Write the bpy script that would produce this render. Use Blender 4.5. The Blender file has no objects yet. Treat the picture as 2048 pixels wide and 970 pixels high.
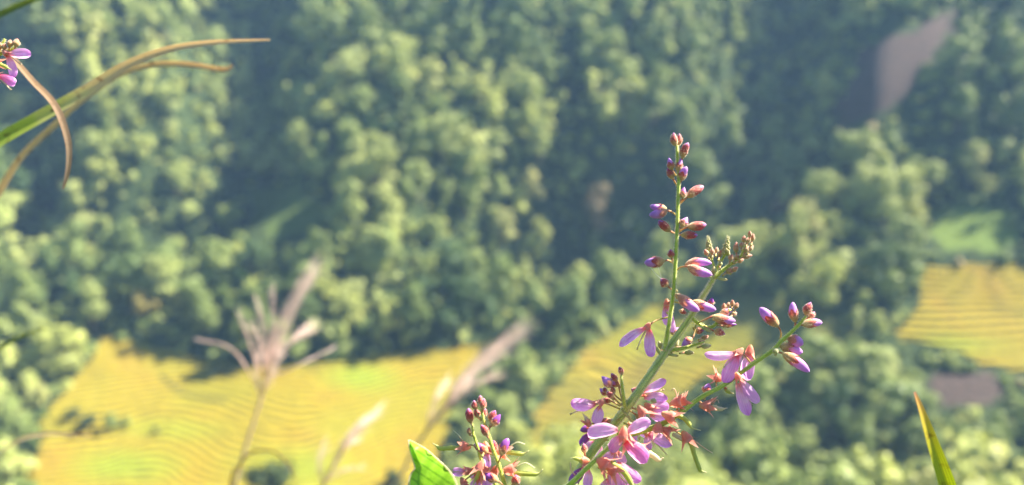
import bpy, math, random
import numpy as np
from mathutils import Vector, noise as mnoise

random.seed(7)
rng = np.random.default_rng(7)
SC = bpy.context.scene
COL = SC.collection
R = math.radians

# ------------------------------------------------------------------ camera
PITCH = R(22.0)
FPX = 1500.0                                   # focal length in photo pixels (photo is 2048 wide)
cam_d = bpy.data.cameras.new('camera')
cam = bpy.data.objects.new('camera', cam_d)
COL.objects.link(cam)
cam.location = (0, 0, 0)
cam.rotation_euler = (math.pi / 2 - PITCH, 0, 0)
cam_d.sensor_width = 36.0
cam_d.lens = 36.0 * FPX / 2048.0
cam_d.clip_start = 0.02
cam_d.clip_end = 6000
cam_d.dof.use_dof = True
cam_d.dof.focus_distance = 0.25
APERTURE = 0.0040                              # metres, phone-sized pupil
cam_d.dof.aperture_fstop = cam_d.lens / 1000.0 / APERTURE
SC.camera = cam

# ------------------------------------------------------------------ world, sun, exposure
SUN_EL, SUN_AZ = R(43), R(63)                  # azimuth: clockwise from +Y (the view direction)
w = bpy.data.worlds.new('World'); SC.world = w; w.use_nodes = True
nt = w.node_tree; nt.nodes.clear()
sky = nt.nodes.new('ShaderNodeTexSky'); sky.sky_type = 'NISHITA'; sky.sun_disc = False
sky.sun_elevation = SUN_EL; sky.sun_rotation = SUN_AZ
sky.air_density = 1.2; sky.dust_density = 0.6; sky.ozone_density = 1.5
bg = nt.nodes.new('ShaderNodeBackground'); bg.inputs[1].default_value = 0.05
wo = nt.nodes.new('ShaderNodeOutputWorld')
nt.links.new(sky.outputs[0], bg.inputs[0]); nt.links.new(bg.outputs[0], wo.inputs[0])
sl = bpy.data.lights.new('sun', 'SUN'); sl.energy = 5.0; sl.angle = R(0.53); sl.color = (1.0, 0.91, 0.74)
so = bpy.data.objects.new('sun', sl); COL.objects.link(so)
sd = Vector((math.sin(SUN_AZ) * math.cos(SUN_EL), math.cos(SUN_AZ) * math.cos(SUN_EL), math.sin(SUN_EL)))
so.rotation_euler = sd.to_track_quat('Z', 'Y').to_euler(); so.location = (0, 0, 60)
SC.view_settings.view_transform = 'Standard'; SC.view_settings.look = 'None'
SC.view_settings.gamma = 1.0; SC.view_settings.use_curve_mapping = False
SC.view_settings.exposure = 2.35
SC.render.engine = 'CYCLES'
SC.cycles.use_denoising = True
SC.cycles.max_bounces = 8; SC.cycles.diffuse_bounces = 3; SC.cycles.transmission_bounces = 6
SC.cycles.transparent_max_bounces = 8; SC.cycles.volume_bounces = 0
SC.cycles.sample_clamp_indirect = 6.0
HAZE_DENSITY = 0.00023

# ------------------------------------------------------------------ helpers
AR = Vector((1, 0, 0)); AF = Vector((0, math.cos(PITCH), -math.sin(PITCH))); AU = Vector((0, math.sin(PITCH), math.cos(PITCH)))

def W(px, py, d=0.25):
    """photo pixel + distance -> world point"""
    return AF * d + AR * ((px - 1024) / FPX * d) + AU * ((485 - py) / FPX * d)

def project(x, y, z):
    dep = y * AF.y + z * AF.z
    up = y * AU.y + z * AU.z
    dep = np.maximum(dep, 1e-3)
    return 1024 + FPX * x / dep, 485 - FPX * up / dep, dep

def inpoly(px, py, poly):
    px = np.asarray(px, float); py = np.asarray(py, float)
    ins = np.zeros(px.shape, bool); n = len(poly)
    for i in range(n):
        x1, y1 = poly[i]; x2, y2 = poly[(i + 1) % n]
        if y1 == y2: continue
        c = ((y1 > py) != (y2 > py)) & (px < (x2 - x1) * (py - y1) / (y2 - y1) + x1)
        ins ^= c
    return ins

def smooth(a, b, x):
    t = np.clip((x - a) / (b - a), 0, 1)
    return t * t * (3 - 2 * t)

def vnoise(x, y, s, seed=0):
    """smooth value noise, vectorised"""
    x = np.asarray(x, float) / s + seed * 17.31; y = np.asarray(y, float) / s + seed * 9.77
    xi = np.floor(x).astype(np.int64); yi = np.floor(y).astype(np.int64)
    fx = x - xi; fy = y - yi
    fx = fx * fx * (3 - 2 * fx); fy = fy * fy * (3 - 2 * fy)
    def h(a, b):
        n = (a * 374761393 + b * 668265263 + seed * 1442695041) & 0x7fffffff
        n = ((n ^ (n >> 13)) * 1274126177) & 0x7fffffff
        return ((n ^ (n >> 16)) & 0xffff) / 65535.0 * 2 - 1
    return ((h(xi, yi) * (1 - fx) + h(xi + 1, yi) * fx) * (1 - fy) +
            (h(xi, yi + 1) * (1 - fx) + h(xi + 1, yi + 1) * fx) * fy)

def props(o, label=None, cat=None, group=None, kind=None):
    if label: o['label'] = label
    if cat: o['category'] = cat
    if group: o['group'] = group
    if kind: o['kind'] = kind
    return o

def empty(name, loc, label, cat, group=None):
    o = bpy.data.objects.new(name, None); COL.objects.link(o); o.location = loc
    o.empty_display_size = 0.05
    return props(o, label, cat, group)

def mesh_np(name, V, Fq, mats, attrs=None, smooth_=False, quads=True):
    me = bpy.data.meshes.new(name)
    V = np.asarray(V, np.float32); Fq = np.asarray(Fq, np.int32)
    k = Fq.shape[1]
    me.vertices.add(len(V)); me.vertices.foreach_set('co', V.ravel())
    me.loops.add(Fq.size); me.loops.foreach_set('vertex_index', Fq.ravel())
    me.polygons.add(len(Fq))
    me.polygons.foreach_set('loop_start', np.arange(0, Fq.size, k, dtype=np.int32))
    me.polygons.foreach_set('loop_total', np.full(len(Fq), k, np.int32))
    if smooth_: me.polygons.foreach_set('use_smooth', np.ones(len(Fq), bool))
    for m in mats: me.materials.append(m)
    for an, (typ, dat) in (attrs or {}).items():
        a = me.attributes.new(an, typ, 'POINT')
        a.data.foreach_set('color' if typ == 'FLOAT_COLOR' else 'value', np.asarray(dat, np.float32).ravel())
    me.update(); me.validate()
    return me

class MB:
    """collects geometry for ONE mesh object, in world coordinates"""
    def __init__(self): self.v = []; self.f = []; self.t = []; self.s = []; self.m = []
    def add(self, vs, fs, ts, ss, mi=0):
        b = len(self.v)
        self.v += vs; self.t += ts; self.s += ss
        for f in fs: self.f.append([b + i for i in f]); self.m.append(mi)
    def build(self, name, mats, parent=None, origin=None):
        """verts stored relative to `origin`; object placed there (or at the parent's zero)"""
        me = bpy.data.meshes.new(name)
        o0 = Vector(origin) if origin is not None else Vector((0, 0, 0))
        me.from_pydata([tuple(Vector(p) - o0) for p in self.v], [], self.f)
        for m in (mats if isinstance(mats, (list, tuple)) else [mats]): me.materials.append(m)
        me.polygons.foreach_set('use_smooth', [True] * len(self.f))
        me.polygons.foreach_set('material_index', self.m)
        a = me.attributes.new('t', 'FLOAT', 'POINT'); a.data.foreach_set('value', self.t)
        a = me.attributes.new('s', 'FLOAT', 'POINT'); a.data.foreach_set('value', self.s)
        me.update()
        o = bpy.data.objects.new(name, me); COL.objects.link(o)
        if parent is not None: o.parent = parent
        else: o.location = o0
        return o

def spline(pts, n):
    P = [Vector(p) for p in pts]
    if len(P) == 2: return [P[0].lerp(P[1], i / (n - 1)) for i in range(n)]
    P = [P[0] * 2 - P[1]] + P + [P[-1] * 2 - P[-2]]
    out = []; segs = len(P) - 3
    for i in range(n):
        u = i / (n - 1) * segs; k = min(int(u), segs - 1); u -= k
        a, b, c, d = P[k:k + 4]
        out.append(0.5 * ((2 * b) + (c - a) * u + (2 * a - 5 * b + 4 * c - d) * u * u + (3 * b - a - 3 * c + d) * u ** 3))
    return out

def frame(t, ref=None):
    t = t.normalized(); ref = ref or -AF
    n2 = ref - t * ref.dot(t)
    if n2.length < 1e-4: n2 = AU - t * AU.dot(t)
    n2.normalize(); n1 = t.cross(n2); return n1, n2

def tube(mb, pts, rad, n=14, sides=8, mi=0, flat=1.0, wob=0.0, t0=0., t1=1.):
    """swept tube through pts, rad = list of radii along it"""
    S = spline(pts, n); vs = []; ts = []; ss = []; fs = []
    for i, p in enumerate(S):
        tan = S[min(i + 1, n - 1)] - S[max(i - 1, 0)]
        n1, n2 = frame(tan)
        u = i / (n - 1)
        x = u * (len(rad) - 1); k = min(int(x), len(rad) - 2); r = rad[k] + (rad[k + 1] - rad[k]) * (x - k)
        for j in range(sides):
            a = 2 * math.pi * j / sides
            rr = r * (1 + wob * mnoise.noise(Vector((u * 40, j * 1.7, r * 900))))
            vs.append(p + n1 * (math.cos(a) * rr) + n2 * (math.sin(a) * rr * flat))
            ts.append(t0 + (t1 - t0) * u); ss.append(j / sides)
    for i in range(n - 1):
        for j in range(sides):
            fs.append([i * sides + j, i * sides + (j + 1) % sides, (i + 1) * sides + (j + 1) % sides, (i + 1) * sides + j])
    vs.append(S[0]); ts.append(t0); ss.append(0); vs.append(S[-1]); ts.append(t1); ss.append(0)
    for j in range(sides):
        fs.append([n * sides, (j + 1) % sides, j])
        fs.append([n * sides + 1, (n - 1) * sides + j, (n - 1) * sides + (j + 1) % sides])
    mb.add(vs, fs, ts, ss, mi)
    return S

def hairs_on_tube(mb, pts, rad, count, ln, wd, mi=1, n=40, up=0.2):
    S = spline(pts, n)
    for _ in range(count):
        u = random.random() * (n - 1.001); k = int(u); p = S[k].lerp(S[k + 1], u - k)
        tan = (S[k + 1] - S[k]).normalized(); n1, n2 = frame(tan)
        x = u / (n - 1) * (len(rad) - 1); q = min(int(x), len(rad) - 2); r = rad[q] + (rad[q + 1] - rad[q]) * (x - q)
        a = random.random() * 2 * math.pi; d = n1 * math.cos(a) + n2 * math.sin(a)
        tip_d = (d + tan * random.uniform(-.3, up * 2) + n1 * random.uniform(-.25, .25)).normalized()
        b = p + d * r * .93; L = ln * random.uniform(.5, 1.25)
        side = tip_d.cross(AF); side = side.normalized() if side.length > 1e-3 else n1
        mb.add([b - side * wd, b + side * wd, b + tip_d * L], [[0, 1, 2]], [0, 0, 1], [0, 0, 0], mi)

def lathe(mb, A, B, width, prof, n=14, sides=12, bend=0.0, flat=.85, mi=0, edge=None, scale=1.0, tmax=1.0, lump=0.0, seed=0):
    """teardrop body from A to B; prof(t)->0..1; edge(theta)-> t where the surface stops"""
    A = Vector(A); B = Vector(B); ax = B - A; L = ax.length; n1, n2 = frame(ax); a0 = ax.normalized()
    vs = []; ts = []; ss = []; fs = []
    for j in range(sides):
        a = 2 * math.pi * j / sides; te = tmax if edge is None else edge(a)
        for i in range(n):
            t = te * i / (n - 1); r = width * .5 * prof(t) * scale
            if lump: r *= 1 + lump * mnoise.noise(Vector((t * 4, math.cos(a) * 1.5 + seed, math.sin(a) * 1.5)))
            c = A + a0 * (t * L) + n1 * (bend * L * math.sin(math.pi * t) * 1.0)
            vs.append(c + n1 * (math.cos(a) * r) + n2 * (math.sin(a) * r * flat)); ts.append(t); ss.append(j / sides)
    for j in range(sides):
        k = (j + 1) % sides
        for i in range(n - 1): fs.append([j * n + i, k * n + i, k * n + i + 1, j * n + i + 1])
    mb.add(vs, fs, ts, ss, mi)

def bud_prof(t, blunt=.35):
    t = min(max(t, 0), 1)
    up = math.sin(min(t / .42, 1) * math.pi / 2) ** .75
    dn = 1.0 if t < .42 else max(0., 1 - ((t - .42) / .58) ** (1.15 + 1.5 * blunt)) ** (.92 - .22 * min(blunt, 1))
    return max(up * dn, .0)

def fuzz(mb, A, B, width, count, ln, mi=1, tmax=.6, bend=0.):
    A = Vector(A); B = Vector(B); ax = B - A; L = ax.length; n1, n2 = frame(ax); a0 = ax.normalized()
    for _ in range(count):
        t = random.uniform(.03, tmax); a = random.random() * 6.283; r = width * .5 * bud_prof(t)
        d = n1 * math.cos(a) + n2 * math.sin(a)
        b = A + a0 * (t * L) + d * r * .97 + n1 * (bend * L * math.sin(math.pi * t))
        td = (d + a0 * random.uniform(0, .7)).normalized(); sd_ = td.cross(AF)
        if sd_.length < 1e-3: continue
        sd_.normalize(); wd = 0.00004
        mb.add([b - sd_ * wd, b + sd_ * wd, b + td * ln * random.uniform(.5, 1.2)], [[0, 1, 2]], [0, 0, 1], [0, 0, 0], mi)

# ------------------------------------------------------------------ materials
def new_mat(name):
    m = bpy.data.materials.new(name); m.use_nodes = True; m.node_tree.nodes.clear(); return m, m.node_tree

def N(nt, typ, **kw):
    n = nt.nodes.new(typ)
    for k, v in kw.items(): setattr(n, k, v)
    return n

def ramp(nt, stops, fac):
    r = N(nt, 'ShaderNodeValToRGB'); e = r.color_ramp.elements
    while len(e) < len(stops): e.new(.5)
    for k, (p, c) in zip(e, sorted(stops, key=lambda q: q[0])): k.position = p; k.color = (*c, 1)
    nt.links.new(fac, r.inputs[0]); return r.outputs[0]

def tex_noise(nt, scale, detail=3, coord='Object', rough=.55, vec=None, stretch=None):
    n = N(nt, 'ShaderNodeTexNoise'); n.inputs['Scale'].default_value = scale
    n.inputs['Detail'].default_value = detail; n.inputs['Roughness'].default_value = rough
    if vec is None:
        tc = N(nt, 'ShaderNodeTexCoord'); vec = tc.outputs[coord]
    nt.links.new(vec, n.inputs['Vector']); return n.outputs['Fac']

def mixc(nt, a, b, fac, typ='MIX'):
    m = N(nt, 'ShaderNodeMix', data_type='RGBA', blend_type=typ)
    for s, v in ((m.inputs[0], fac), (m.inputs[6], a), (m.inputs[7], b)):
        if hasattr(v, 'links'): nt.links.new(v, s)
        elif isinstance(v, tuple): s.default_value = (*v, 1)
        else: s.default_value = v
    return m.outputs[2]

def attr(nt, name, out='Fac'):
    a = N(nt, 'ShaderNodeAttribute'); a.attribute_name = name; return a.outputs[out]

def surf(nt, col, rough=.5, trans=0., spec=.4, bump=None, bump_s=.3, bump_d=.001, sheen=0., tcol=None):
    p = N(nt, 'ShaderNodeBsdfPrincipled'); out = N(nt, 'ShaderNodeOutputMaterial')
    p.inputs['Roughness'].default_value = rough
    p.inputs['Specular IOR Level'].default_value = spec
    if sheen: p.inputs['Sheen Weight'].default_value = sheen
    if hasattr(col, 'links'): nt.links.new(col, p.inputs['Base Color'])
    else: p.inputs['Base Color'].default_value = (*col, 1)
    if bump is not None:
        b = N(nt, 'ShaderNodeBump'); b.inputs['Strength'].default_value = bump_s; b.inputs['Distance'].default_value = bump_d
        nt.links.new(bump, b.inputs['Height']); nt.links.new(b.outputs[0], p.inputs['Normal'])
    if trans > 0:
        tr = N(nt, 'ShaderNodeBsdfTranslucent'); mx = N(nt, 'ShaderNodeMixShader'); mx.inputs[0].default_value = trans
        tc = tcol if tcol is not None else col
        if hasattr(tc, 'links'): nt.links.new(tc, tr.inputs[0])
        else: tr.inputs[0].default_value = (*tc, 1)
        nt.links.new(p.outputs[0], mx.inputs[1]); nt.links.new(tr.outputs[0], mx.inputs[2]); nt.links.new(mx.outputs[0], out.inputs[0])
    else: nt.links.new(p.outputs[0], out.inputs[0])

def grad_mat(name, stops, rough=.5, trans=.35, nscale=900, namt=.25, dark=(.6, .6, .6), spec=.4, attrn='t', bump=.3, sheen=0., bdist=.0003):
    m, nt = new_mat(name)
    nz = tex_noise(nt, nscale, 3)
    a = attr(nt, attrn)
    ad = N(nt, 'ShaderNodeMath', operation='MULTIPLY_ADD'); nt.links.new(nz, ad.inputs[0]); ad.inputs[1].default_value = .16
    s2 = N(nt, 'ShaderNodeMath', operation='SUBTRACT'); nt.links.new(a, s2.inputs[0]); s2.inputs[1].default_value = .08
    nt.links.new(s2.outputs[0], ad.inputs[2])
    c = ramp(nt, stops, ad.outputs[0])
    sp = ramp(nt, [(.35, (0, 0, 0)), (.7, (1, 1, 1))], nz)
    dk = mixc(nt, c, dark, 1.0, 'MULTIPLY')
    f = N(nt, 'ShaderNodeMath', operation='MULTIPLY'); nt.links.new(sp, f.inputs[0]); f.inputs[1].default_value = namt
    c2 = mixc(nt, c, dk, f.outputs[0])
    surf(nt, c2, rough, trans, spec, bump=nz, bump_s=bump, bump_d=bdist, sheen=sheen)
    return m

M = {}
M['bud_petal'] = grad_mat('bud_petal', [(0, (.70, .20, .24)), (.42, (.74, .28, .50)), (.62, (.66, .32, .74)), (.9, (.50, .22, .66)), (1, (.68, .42, .78))], rough=.42, trans=.3, sheen=.2)
M['bud_petal_dark'] = grad_mat('bud_petal_dark', [(0, (.40, .07, .14)), (.5, (.36, .09, .38)), (1, (.28, .10, .44))], rough=.42, trans=.2)
def stem_mat(name, dark, mid, lite):
    m, nt = new_mat(name); t = attr(nt, 't'); v = attr(nt, 's')
    cb = N(nt, 'ShaderNodeCombineXYZ'); mv = N(nt, 'ShaderNodeMath', operation='MULTIPLY'); nt.links.new(v, mv.inputs[0]); mv.inputs[1].default_value = 9
    mt = N(nt, 'ShaderNodeMath', operation='MULTIPLY'); nt.links.new(t, mt.inputs[0]); mt.inputs[1].default_value = 14
    nt.links.new(mt.outputs[0], cb.inputs[0]); nt.links.new(mv.outputs[0], cb.inputs[1])
    st = tex_noise(nt, 1.0, 4, vec=cb.outputs[0]); fine = tex_noise(nt, 2600, 2)
    c = ramp(nt, [(.3, dark), (.5, mid), (.68, lite)], st)
    c = mixc(nt, c, mixc(nt, c, (1.5, 1.35, 1.2), 1, 'MULTIPLY'), ramp(nt, [(.55, (0, 0, 0)), (.68, (1, 1, 1))], fine))
    surf(nt, c, .5, .2, .4, bump=st, bump_s=.8, bump_d=.0006, sheen=.4); return m
def petal_mat(name, stops, trans=.6):
    m, nt = new_mat(name)
    t = attr(nt, 't'); v = attr(nt, 's')
    cb = N(nt, 'ShaderNodeCombineXYZ')
    mt = N(nt, 'ShaderNodeMath', operation='MULTIPLY'); nt.links.new(t, mt.inputs[0]); mt.inputs[1].default_value = 1.6
    mv = N(nt, 'ShaderNodeMath', operation='MULTIPLY'); nt.links.new(v, mv.inputs[0]); mv.inputs[1].default_value = 7
    oi = N(nt, 'ShaderNodeObjectInfo'); mr = N(nt, 'ShaderNodeMath', operation='MULTIPLY'); nt.links.new(oi.outputs['Random'], mr.inputs[0]); mr.inputs[1].default_value = 30
    nt.links.new(mt.outputs[0], cb.inputs[0]); nt.links.new(mv.outputs[0], cb.inputs[1]); nt.links.new(mr.outputs[0], cb.inputs[2])
    vein = tex_noise(nt, 1.6, 5, vec=cb.outputs[0], rough=.65)
    blot = tex_noise(nt, 420, 3)
    ad = N(nt, 'ShaderNodeMath', operation='MULTIPLY_ADD'); nt.links.new(vein, ad.inputs[0]); ad.inputs[1].default_value = .4
    sb = N(nt, 'ShaderNodeMath', operation='SUBTRACT'); nt.links.new(t, sb.inputs[0]); sb.inputs[1].default_value = .2; nt.links.new(sb.outputs[0], ad.inputs[2])
    c = ramp(nt, stops, ad.outputs[0])
    c = mixc(nt, c, mixc(nt, c, (.86, .62, .90), 1, 'MULTIPLY'), ramp(nt, [(.42, (0, 0, 0)), (.62, (1, 1, 1))], vein))
    c = mixc(nt, c, (.92, .74, .90), ramp(nt, [(.60, (0, 0, 0)), (.78, (.8, .8, .8))], vein))
    c = mixc(nt, c, (.95, .80, .93), ramp(nt, [(.52, (0, 0, 0)), (.75, (.55, .55, .55))], blot))
    av = N(nt, 'ShaderNodeMath', operation='ABSOLUTE'); nt.links.new(v, av.inputs[0])
    c = mixc(nt, c, (.96, .80, .93), ramp(nt, [(.84, (0, 0, 0)), (.99, (.9, .9, .9))], av.outputs[0]))  # pale rim paints in the glow of light along the petal edges
    surf(nt, c, .36, trans, .5, tcol=mixc(nt, c, (1.12, 1.1, 1.1), 1, 'MULTIPLY'), bump=vein, bump_s=.7, bump_d=.0004)
    return m
M['petal'] = petal_mat('petal', [(0, (.88, .24, .24)), (.14, (.90, .40, .56)), (.34, (.88, .54, .88)), (.8, (.80, .42, .86)), (1, (.70, .27, .74))], .72)
M['petal_pale'] = petal_mat('petal_pale', [(0, (.86, .32, .32)), (.25, (.88, .58, .88)), (1, (.82, .46, .84))])
M['petal_magenta'] = petal_mat('petal_magenta', [(0, (.80, .10, .10)), (.3, (.80, .24, .50)), (1, (.76, .32, .80))])
M['calyx'] = grad_mat('calyx', [(0, (.66, .52, .18)), (.24, (.70, .40, .16)), (.42, (.60, .12, .08)), (.75, (.52, .06, .08)), (1, (.60, .14, .24))], rough=.55, trans=.25, nscale=1600, namt=.5, dark=(.5, .35, .5), sheen=.5)
M['calyx_pink'] = grad_mat('calyx_pink', [(0, (.66, .42, .22)), (.3, (.74, .28, .20)), (1, (.72, .30, .28))], rough=.55, trans=.35, nscale=1600, namt=.4, dark=(.75, .45, .4), sheen=.5)
M['calyx_dry'] = grad_mat('calyx_dry', [(0, (.66, .50, .24)), (.3, (.82, .38, .28)), (.7, (.80, .28, .22)), (1, (.86, .56, .46))], rough=.55, trans=.5, nscale=1500, namt=.4, dark=(.75, .5, .4), sheen=.3)
M['young_bud'] = grad_mat('young_bud', [(0, (.42, .42, .12)), (.4, (.55, .34, .16)), (.8, (.55, .16, .10)), (1, (.48, .16, .14))], rough=.6, trans=.25, nscale=1800, namt=.4, dark=(.6, .55, .5), sheen=.6)
M['green_bud'] = grad_mat('green_bud', [(0, (.36, .44, .12)), (.6, (.50, .50, .20)), (1, (.52, .40, .20))], rough=.6, trans=.25, nscale=1800, namt=.4, dark=(.6, .6, .5), sheen=.6)
M['stem'] = grad_mat('stem', [(0, (.36, .46, .08)), (.5, (.52, .66, .07)), (1, (.66, .72, .12))], rough=.5, trans=.25, nscale=1200, namt=.35, dark=(.6, .7, .6), sheen=.3)
M['stem_main'] = stem_mat('stem_main', (.26, .36, .08), (.46, .60, .14), (.76, .82, .30))
M['stem'] = stem_mat('stem', (.28, .40, .06), (.50, .64, .07), (.70, .74, .16))
M['pedicel'] = grad_mat('pedicel', [(0, (.52, .48, .12)), (.6, (.64, .38, .20)), (1, (.60, .20, .14))], rough=.5, trans=.3, nscale=1200)
M['hair'] = grad_mat('plant_hair', [(0, (.80, .74, .52)), (1, (.86, .82, .66))], rough=.4, trans=.5, nscale=100, namt=0)
M['pod'] = grad_mat('seed_pod', [(0, (.58, .62, .16)), (.6, (.56, .62, .14)), (1, (.74, .70, .40))], rough=.45, trans=.35, nscale=700)
M['pod_pale'] = grad_mat('seed_pod_pale', [(0, (.80, .72, .48)), (1, (.82, .70, .50))], rough=.45, trans=.45, nscale=700)
M['style'] = grad_mat('style', [(0, (.78, .50, .36)), (1, (.84, .68, .48))], rough=.5, trans=.4, nscale=700)
M['style_pale'] = grad_mat('style_pale', [(0, (.7, .7, .4)), (1, (.8, .78, .6))], rough=.5, trans=.4, nscale=700)

def leaf_mat():
    m, nt = new_mat('leaf')
    a = attr(nt, 't'); s = attr(nt, 's')          # t: 0 centre .. 1 rim ; s: vein pattern
    nz = tex_noise(nt, 500, 4)
    c = ramp(nt, [(.2, (.26, .56, .03)), (.8, (.38, .70, .04))], nz)
    c = mixc(nt, c, (.13, .34, .015), ramp(nt, [(.0, (1, 1, 1)), (.55, (0, 0, 0))], s))
    c = mixc(nt, c, (.62, .66, .26), ramp(nt, [(.935, (0, 0, 0)), (.985, (1, 1, 1))], a))
    surf(nt, c, .45, .55, .4, bump=nz, bump_s=.35, bump_d=.0005)
    return m
M['leaf'] = leaf_mat()

def grass_mat(name, stops, trans=.6):
    m, nt = new_mat(name)
    tc = N(nt, 'ShaderNodeAttribute'); tc.attribute_name = 's'
    a = attr(nt, 't')
    nz = tex_noise(nt, 60, 3)
    mu = N(nt, 'ShaderNodeMath', operation='MULTIPLY_ADD'); nt.links.new(nz, mu.inputs[0]); mu.inputs[1].default_value = .3
    sb = N(nt, 'ShaderNodeMath', operation='SUBTRACT'); nt.links.new(a, sb.inputs[0]); sb.inputs[1].default_value = .15
    nt.links.new(sb.outputs[0], mu.inputs[2])
    c = ramp(nt, stops, mu.outputs[0])
    wv = N(nt, 'ShaderNodeMath', operation='SINE'); m2 = N(nt, 'ShaderNodeMath', operation='MULTIPLY')
    nt.links.new(tc.outputs['Fac'], m2.inputs[0]); m2.inputs[1].default_value = 42; nt.links.new(m2.outputs[0], wv.inputs[0])
    r = ramp(nt, [(0, (.62, .62, .55)), (1, (1, 1, 1))], wv.outputs[0])
    c = mixc(nt, c, r, .8, 'MULTIPLY')
    bl = tex_noise(nt, 230, 4); c = mixc(nt, c, mixc(nt, c, (.55, .42, .32), 1, 'MULTIPLY'), ramp(nt, [(.58, (0, 0, 0)), (.72, (1, 1, 1))], bl))
    surf(nt, c, .4, trans, .4, tcol=mixc(nt, c, (1.25, 1.2, 1.0), 1, 'MULTIPLY'))
    return m
M['blade_long'] = grass_mat('blade_long', [(0, (.52, .74, .12)), (.45, (.62, .72, .14)), (.56, (.90, .84, .52)), (.7, (.90, .76, .56)), (1, (.86, .72, .62))])
M['blade_dry'] = grass_mat('blade_dry', [(0, (.50, .35, .22)), (.5, (.54, .38, .26)), (1, (.58, .46, .38))])
M['blade_brown'] = grass_mat('blade_brown', [(0, (.78, .60, .38)), (.5, (.80, .68, .44)), (1, (.76, .60, .48))])
M['blade_green'] = grass_mat('blade_green', [(0, (.26, .56, .03)), (.45, (.62, .76, .03)), (.72, (.78, .70, .08)), (.93, (.80, .50, .16)), (1, (.74, .40, .26))], .5)
M['blade_plain'] = grass_mat('blade_plain', [(0, (.22, .32, .06)), (1, (.40, .46, .14))])
M['plume_hair'] = grad_mat('plume_hair', [(0, (.74, .54, .47)), (1, (.82, .68, .61))], rough=.6, trans=.5, nscale=40, namt=.2)
M['culm'] = grad_mat('culm', [(0, (.46, .38, .20)), (1, (.52, .36, .26))], rough=.5, trans=.1, nscale=60, bdist=.001)
def silk_mat():
    m, nt = new_mat('spider_silk'); surf(nt, (.85, .87, .9), .25, .3, .6); return m
M['silk'] = silk_mat()

def foliage_mat(name, use_attr, base=None, trans=.22):
    m, nt = new_mat(name)
    if base is not None:
        col = mixc(nt, base[0], base[1], tex_noise(nt, .9, 2))
    else:
        if use_attr: v = attr(nt, 'tint')
        else:
            oi = N(nt, 'ShaderNodeObjectInfo'); sc_ = N(nt, 'ShaderNodeSeparateColor'); nt.links.new(oi.outputs['Color'], sc_.inputs[0]); v = sc_.outputs[0]
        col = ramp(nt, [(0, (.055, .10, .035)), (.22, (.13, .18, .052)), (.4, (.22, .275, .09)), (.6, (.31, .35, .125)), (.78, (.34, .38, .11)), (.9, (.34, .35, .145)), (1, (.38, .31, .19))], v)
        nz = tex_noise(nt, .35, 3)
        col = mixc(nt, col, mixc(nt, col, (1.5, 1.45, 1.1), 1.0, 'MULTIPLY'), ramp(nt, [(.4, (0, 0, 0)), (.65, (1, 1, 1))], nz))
    surf(nt, col, .55, trans, .25)
    return m
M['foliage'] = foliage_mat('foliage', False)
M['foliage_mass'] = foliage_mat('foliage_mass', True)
M['foliage_yellow'] = foliage_mat('foliage_yellow', False, ((.34, .30, .07), (.42, .34, .10)))
M['foliage_tan'] = foliage_mat('foliage_tan', False, ((.26, .19, .11), (.22, .20, .10)))
M['foliage_dark'] = foliage_mat('foliage_dark', False, ((.03, .055, .02), (.06, .08, .025)), .2)
M['foliage_lime'] = foliage_mat('foliage_lime', False, ((.22, .28, .05), (.28, .32, .06)))
def bark():
    m, nt = new_mat('bark'); nz = tex_noise(nt, 3, 4)
    surf(nt, ramp(nt, [(.3, (.09, .07, .05)), (.7, (.2, .17, .13))], nz), .9, 0, .2, bump=nz, bump_d=.05); return m
M['bark'] = bark()

def ground_mat():
    m, nt = new_mat('hillside_ground')
    z = N(nt, 'ShaderNodeAttribute'); z.attribute_name = 'zone'
    sp = N(nt, 'ShaderNodeSeparateColor'); nt.links.new(z.outputs['Color'], sp.inputs[0])
    n1 = tex_noise(nt, .35, 7, rough=.7); n2 = tex_noise(nt, .5, 6, rough=.7)
    c = ramp(nt, [(.38, (.018, .035, .015)), (.62, (.06, .085, .03))], n1)
    dirt = ramp(nt, [(.38, (.05, .042, .036)), (.62, (.10, .07, .064))], n2)
    lime = ramp(nt, [(.3, (.10, .16, .035)), (.7, (.17, .23, .05))], n2)
    olive = ramp(nt, [(.3, (.10, .12, .03)), (.7, (.17, .17, .045))], n1)
    c = mixc(nt, c, dirt, sp.outputs[0]); c = mixc(nt, c, lime, sp.outputs[1]); c = mixc(nt, c, olive, sp.outputs[2])
    surf(nt, c, .95, 0, .1, bump=n2, bump_s=1., bump_d=1.6)
    return m
M['ground'] = ground_mat()

def rice_mat():
    m, nt = new_mat('ripe_rice')
    z = N(nt, 'ShaderNodeAttribute'); z.attribute_name = 'zone'
    sp = N(nt, 'ShaderNodeSeparateColor'); nt.links.new(z.outputs['Color'], sp.inputs[0])
    n1 = tex_noise(nt, .07, 4); n2 = tex_noise(nt, 1.4, 3)
    c = ramp(nt, [(.25, (.27, .21, .02)), (.42, (.335, .265, .022)), (.58, (.35, .255, .022)), (.72, (.35, .215, .028))], n1)
    c = mixc(nt, c, (.25, .34, .028), sp.outputs[1])                      # greener plots
    c = mixc(nt, c, (.17, .15, .035), sp.outputs[2])                      # olive crop, dulled further by partial shade painted into the colour
    c = mixc(nt, c, (.10, .095, .024), sp.outputs[0])   # earth banks of the terraces, the shade on their faces darkened in
    c = mixc(nt, c, mixc(nt, c, (.72, .74, .6), 1, 'MULTIPLY'), n2)
    surf(nt, c, .9, .12, .1, bump=n2, bump_s=.6, bump_d=.25)
    return m
M['rice'] = rice_mat()

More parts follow.
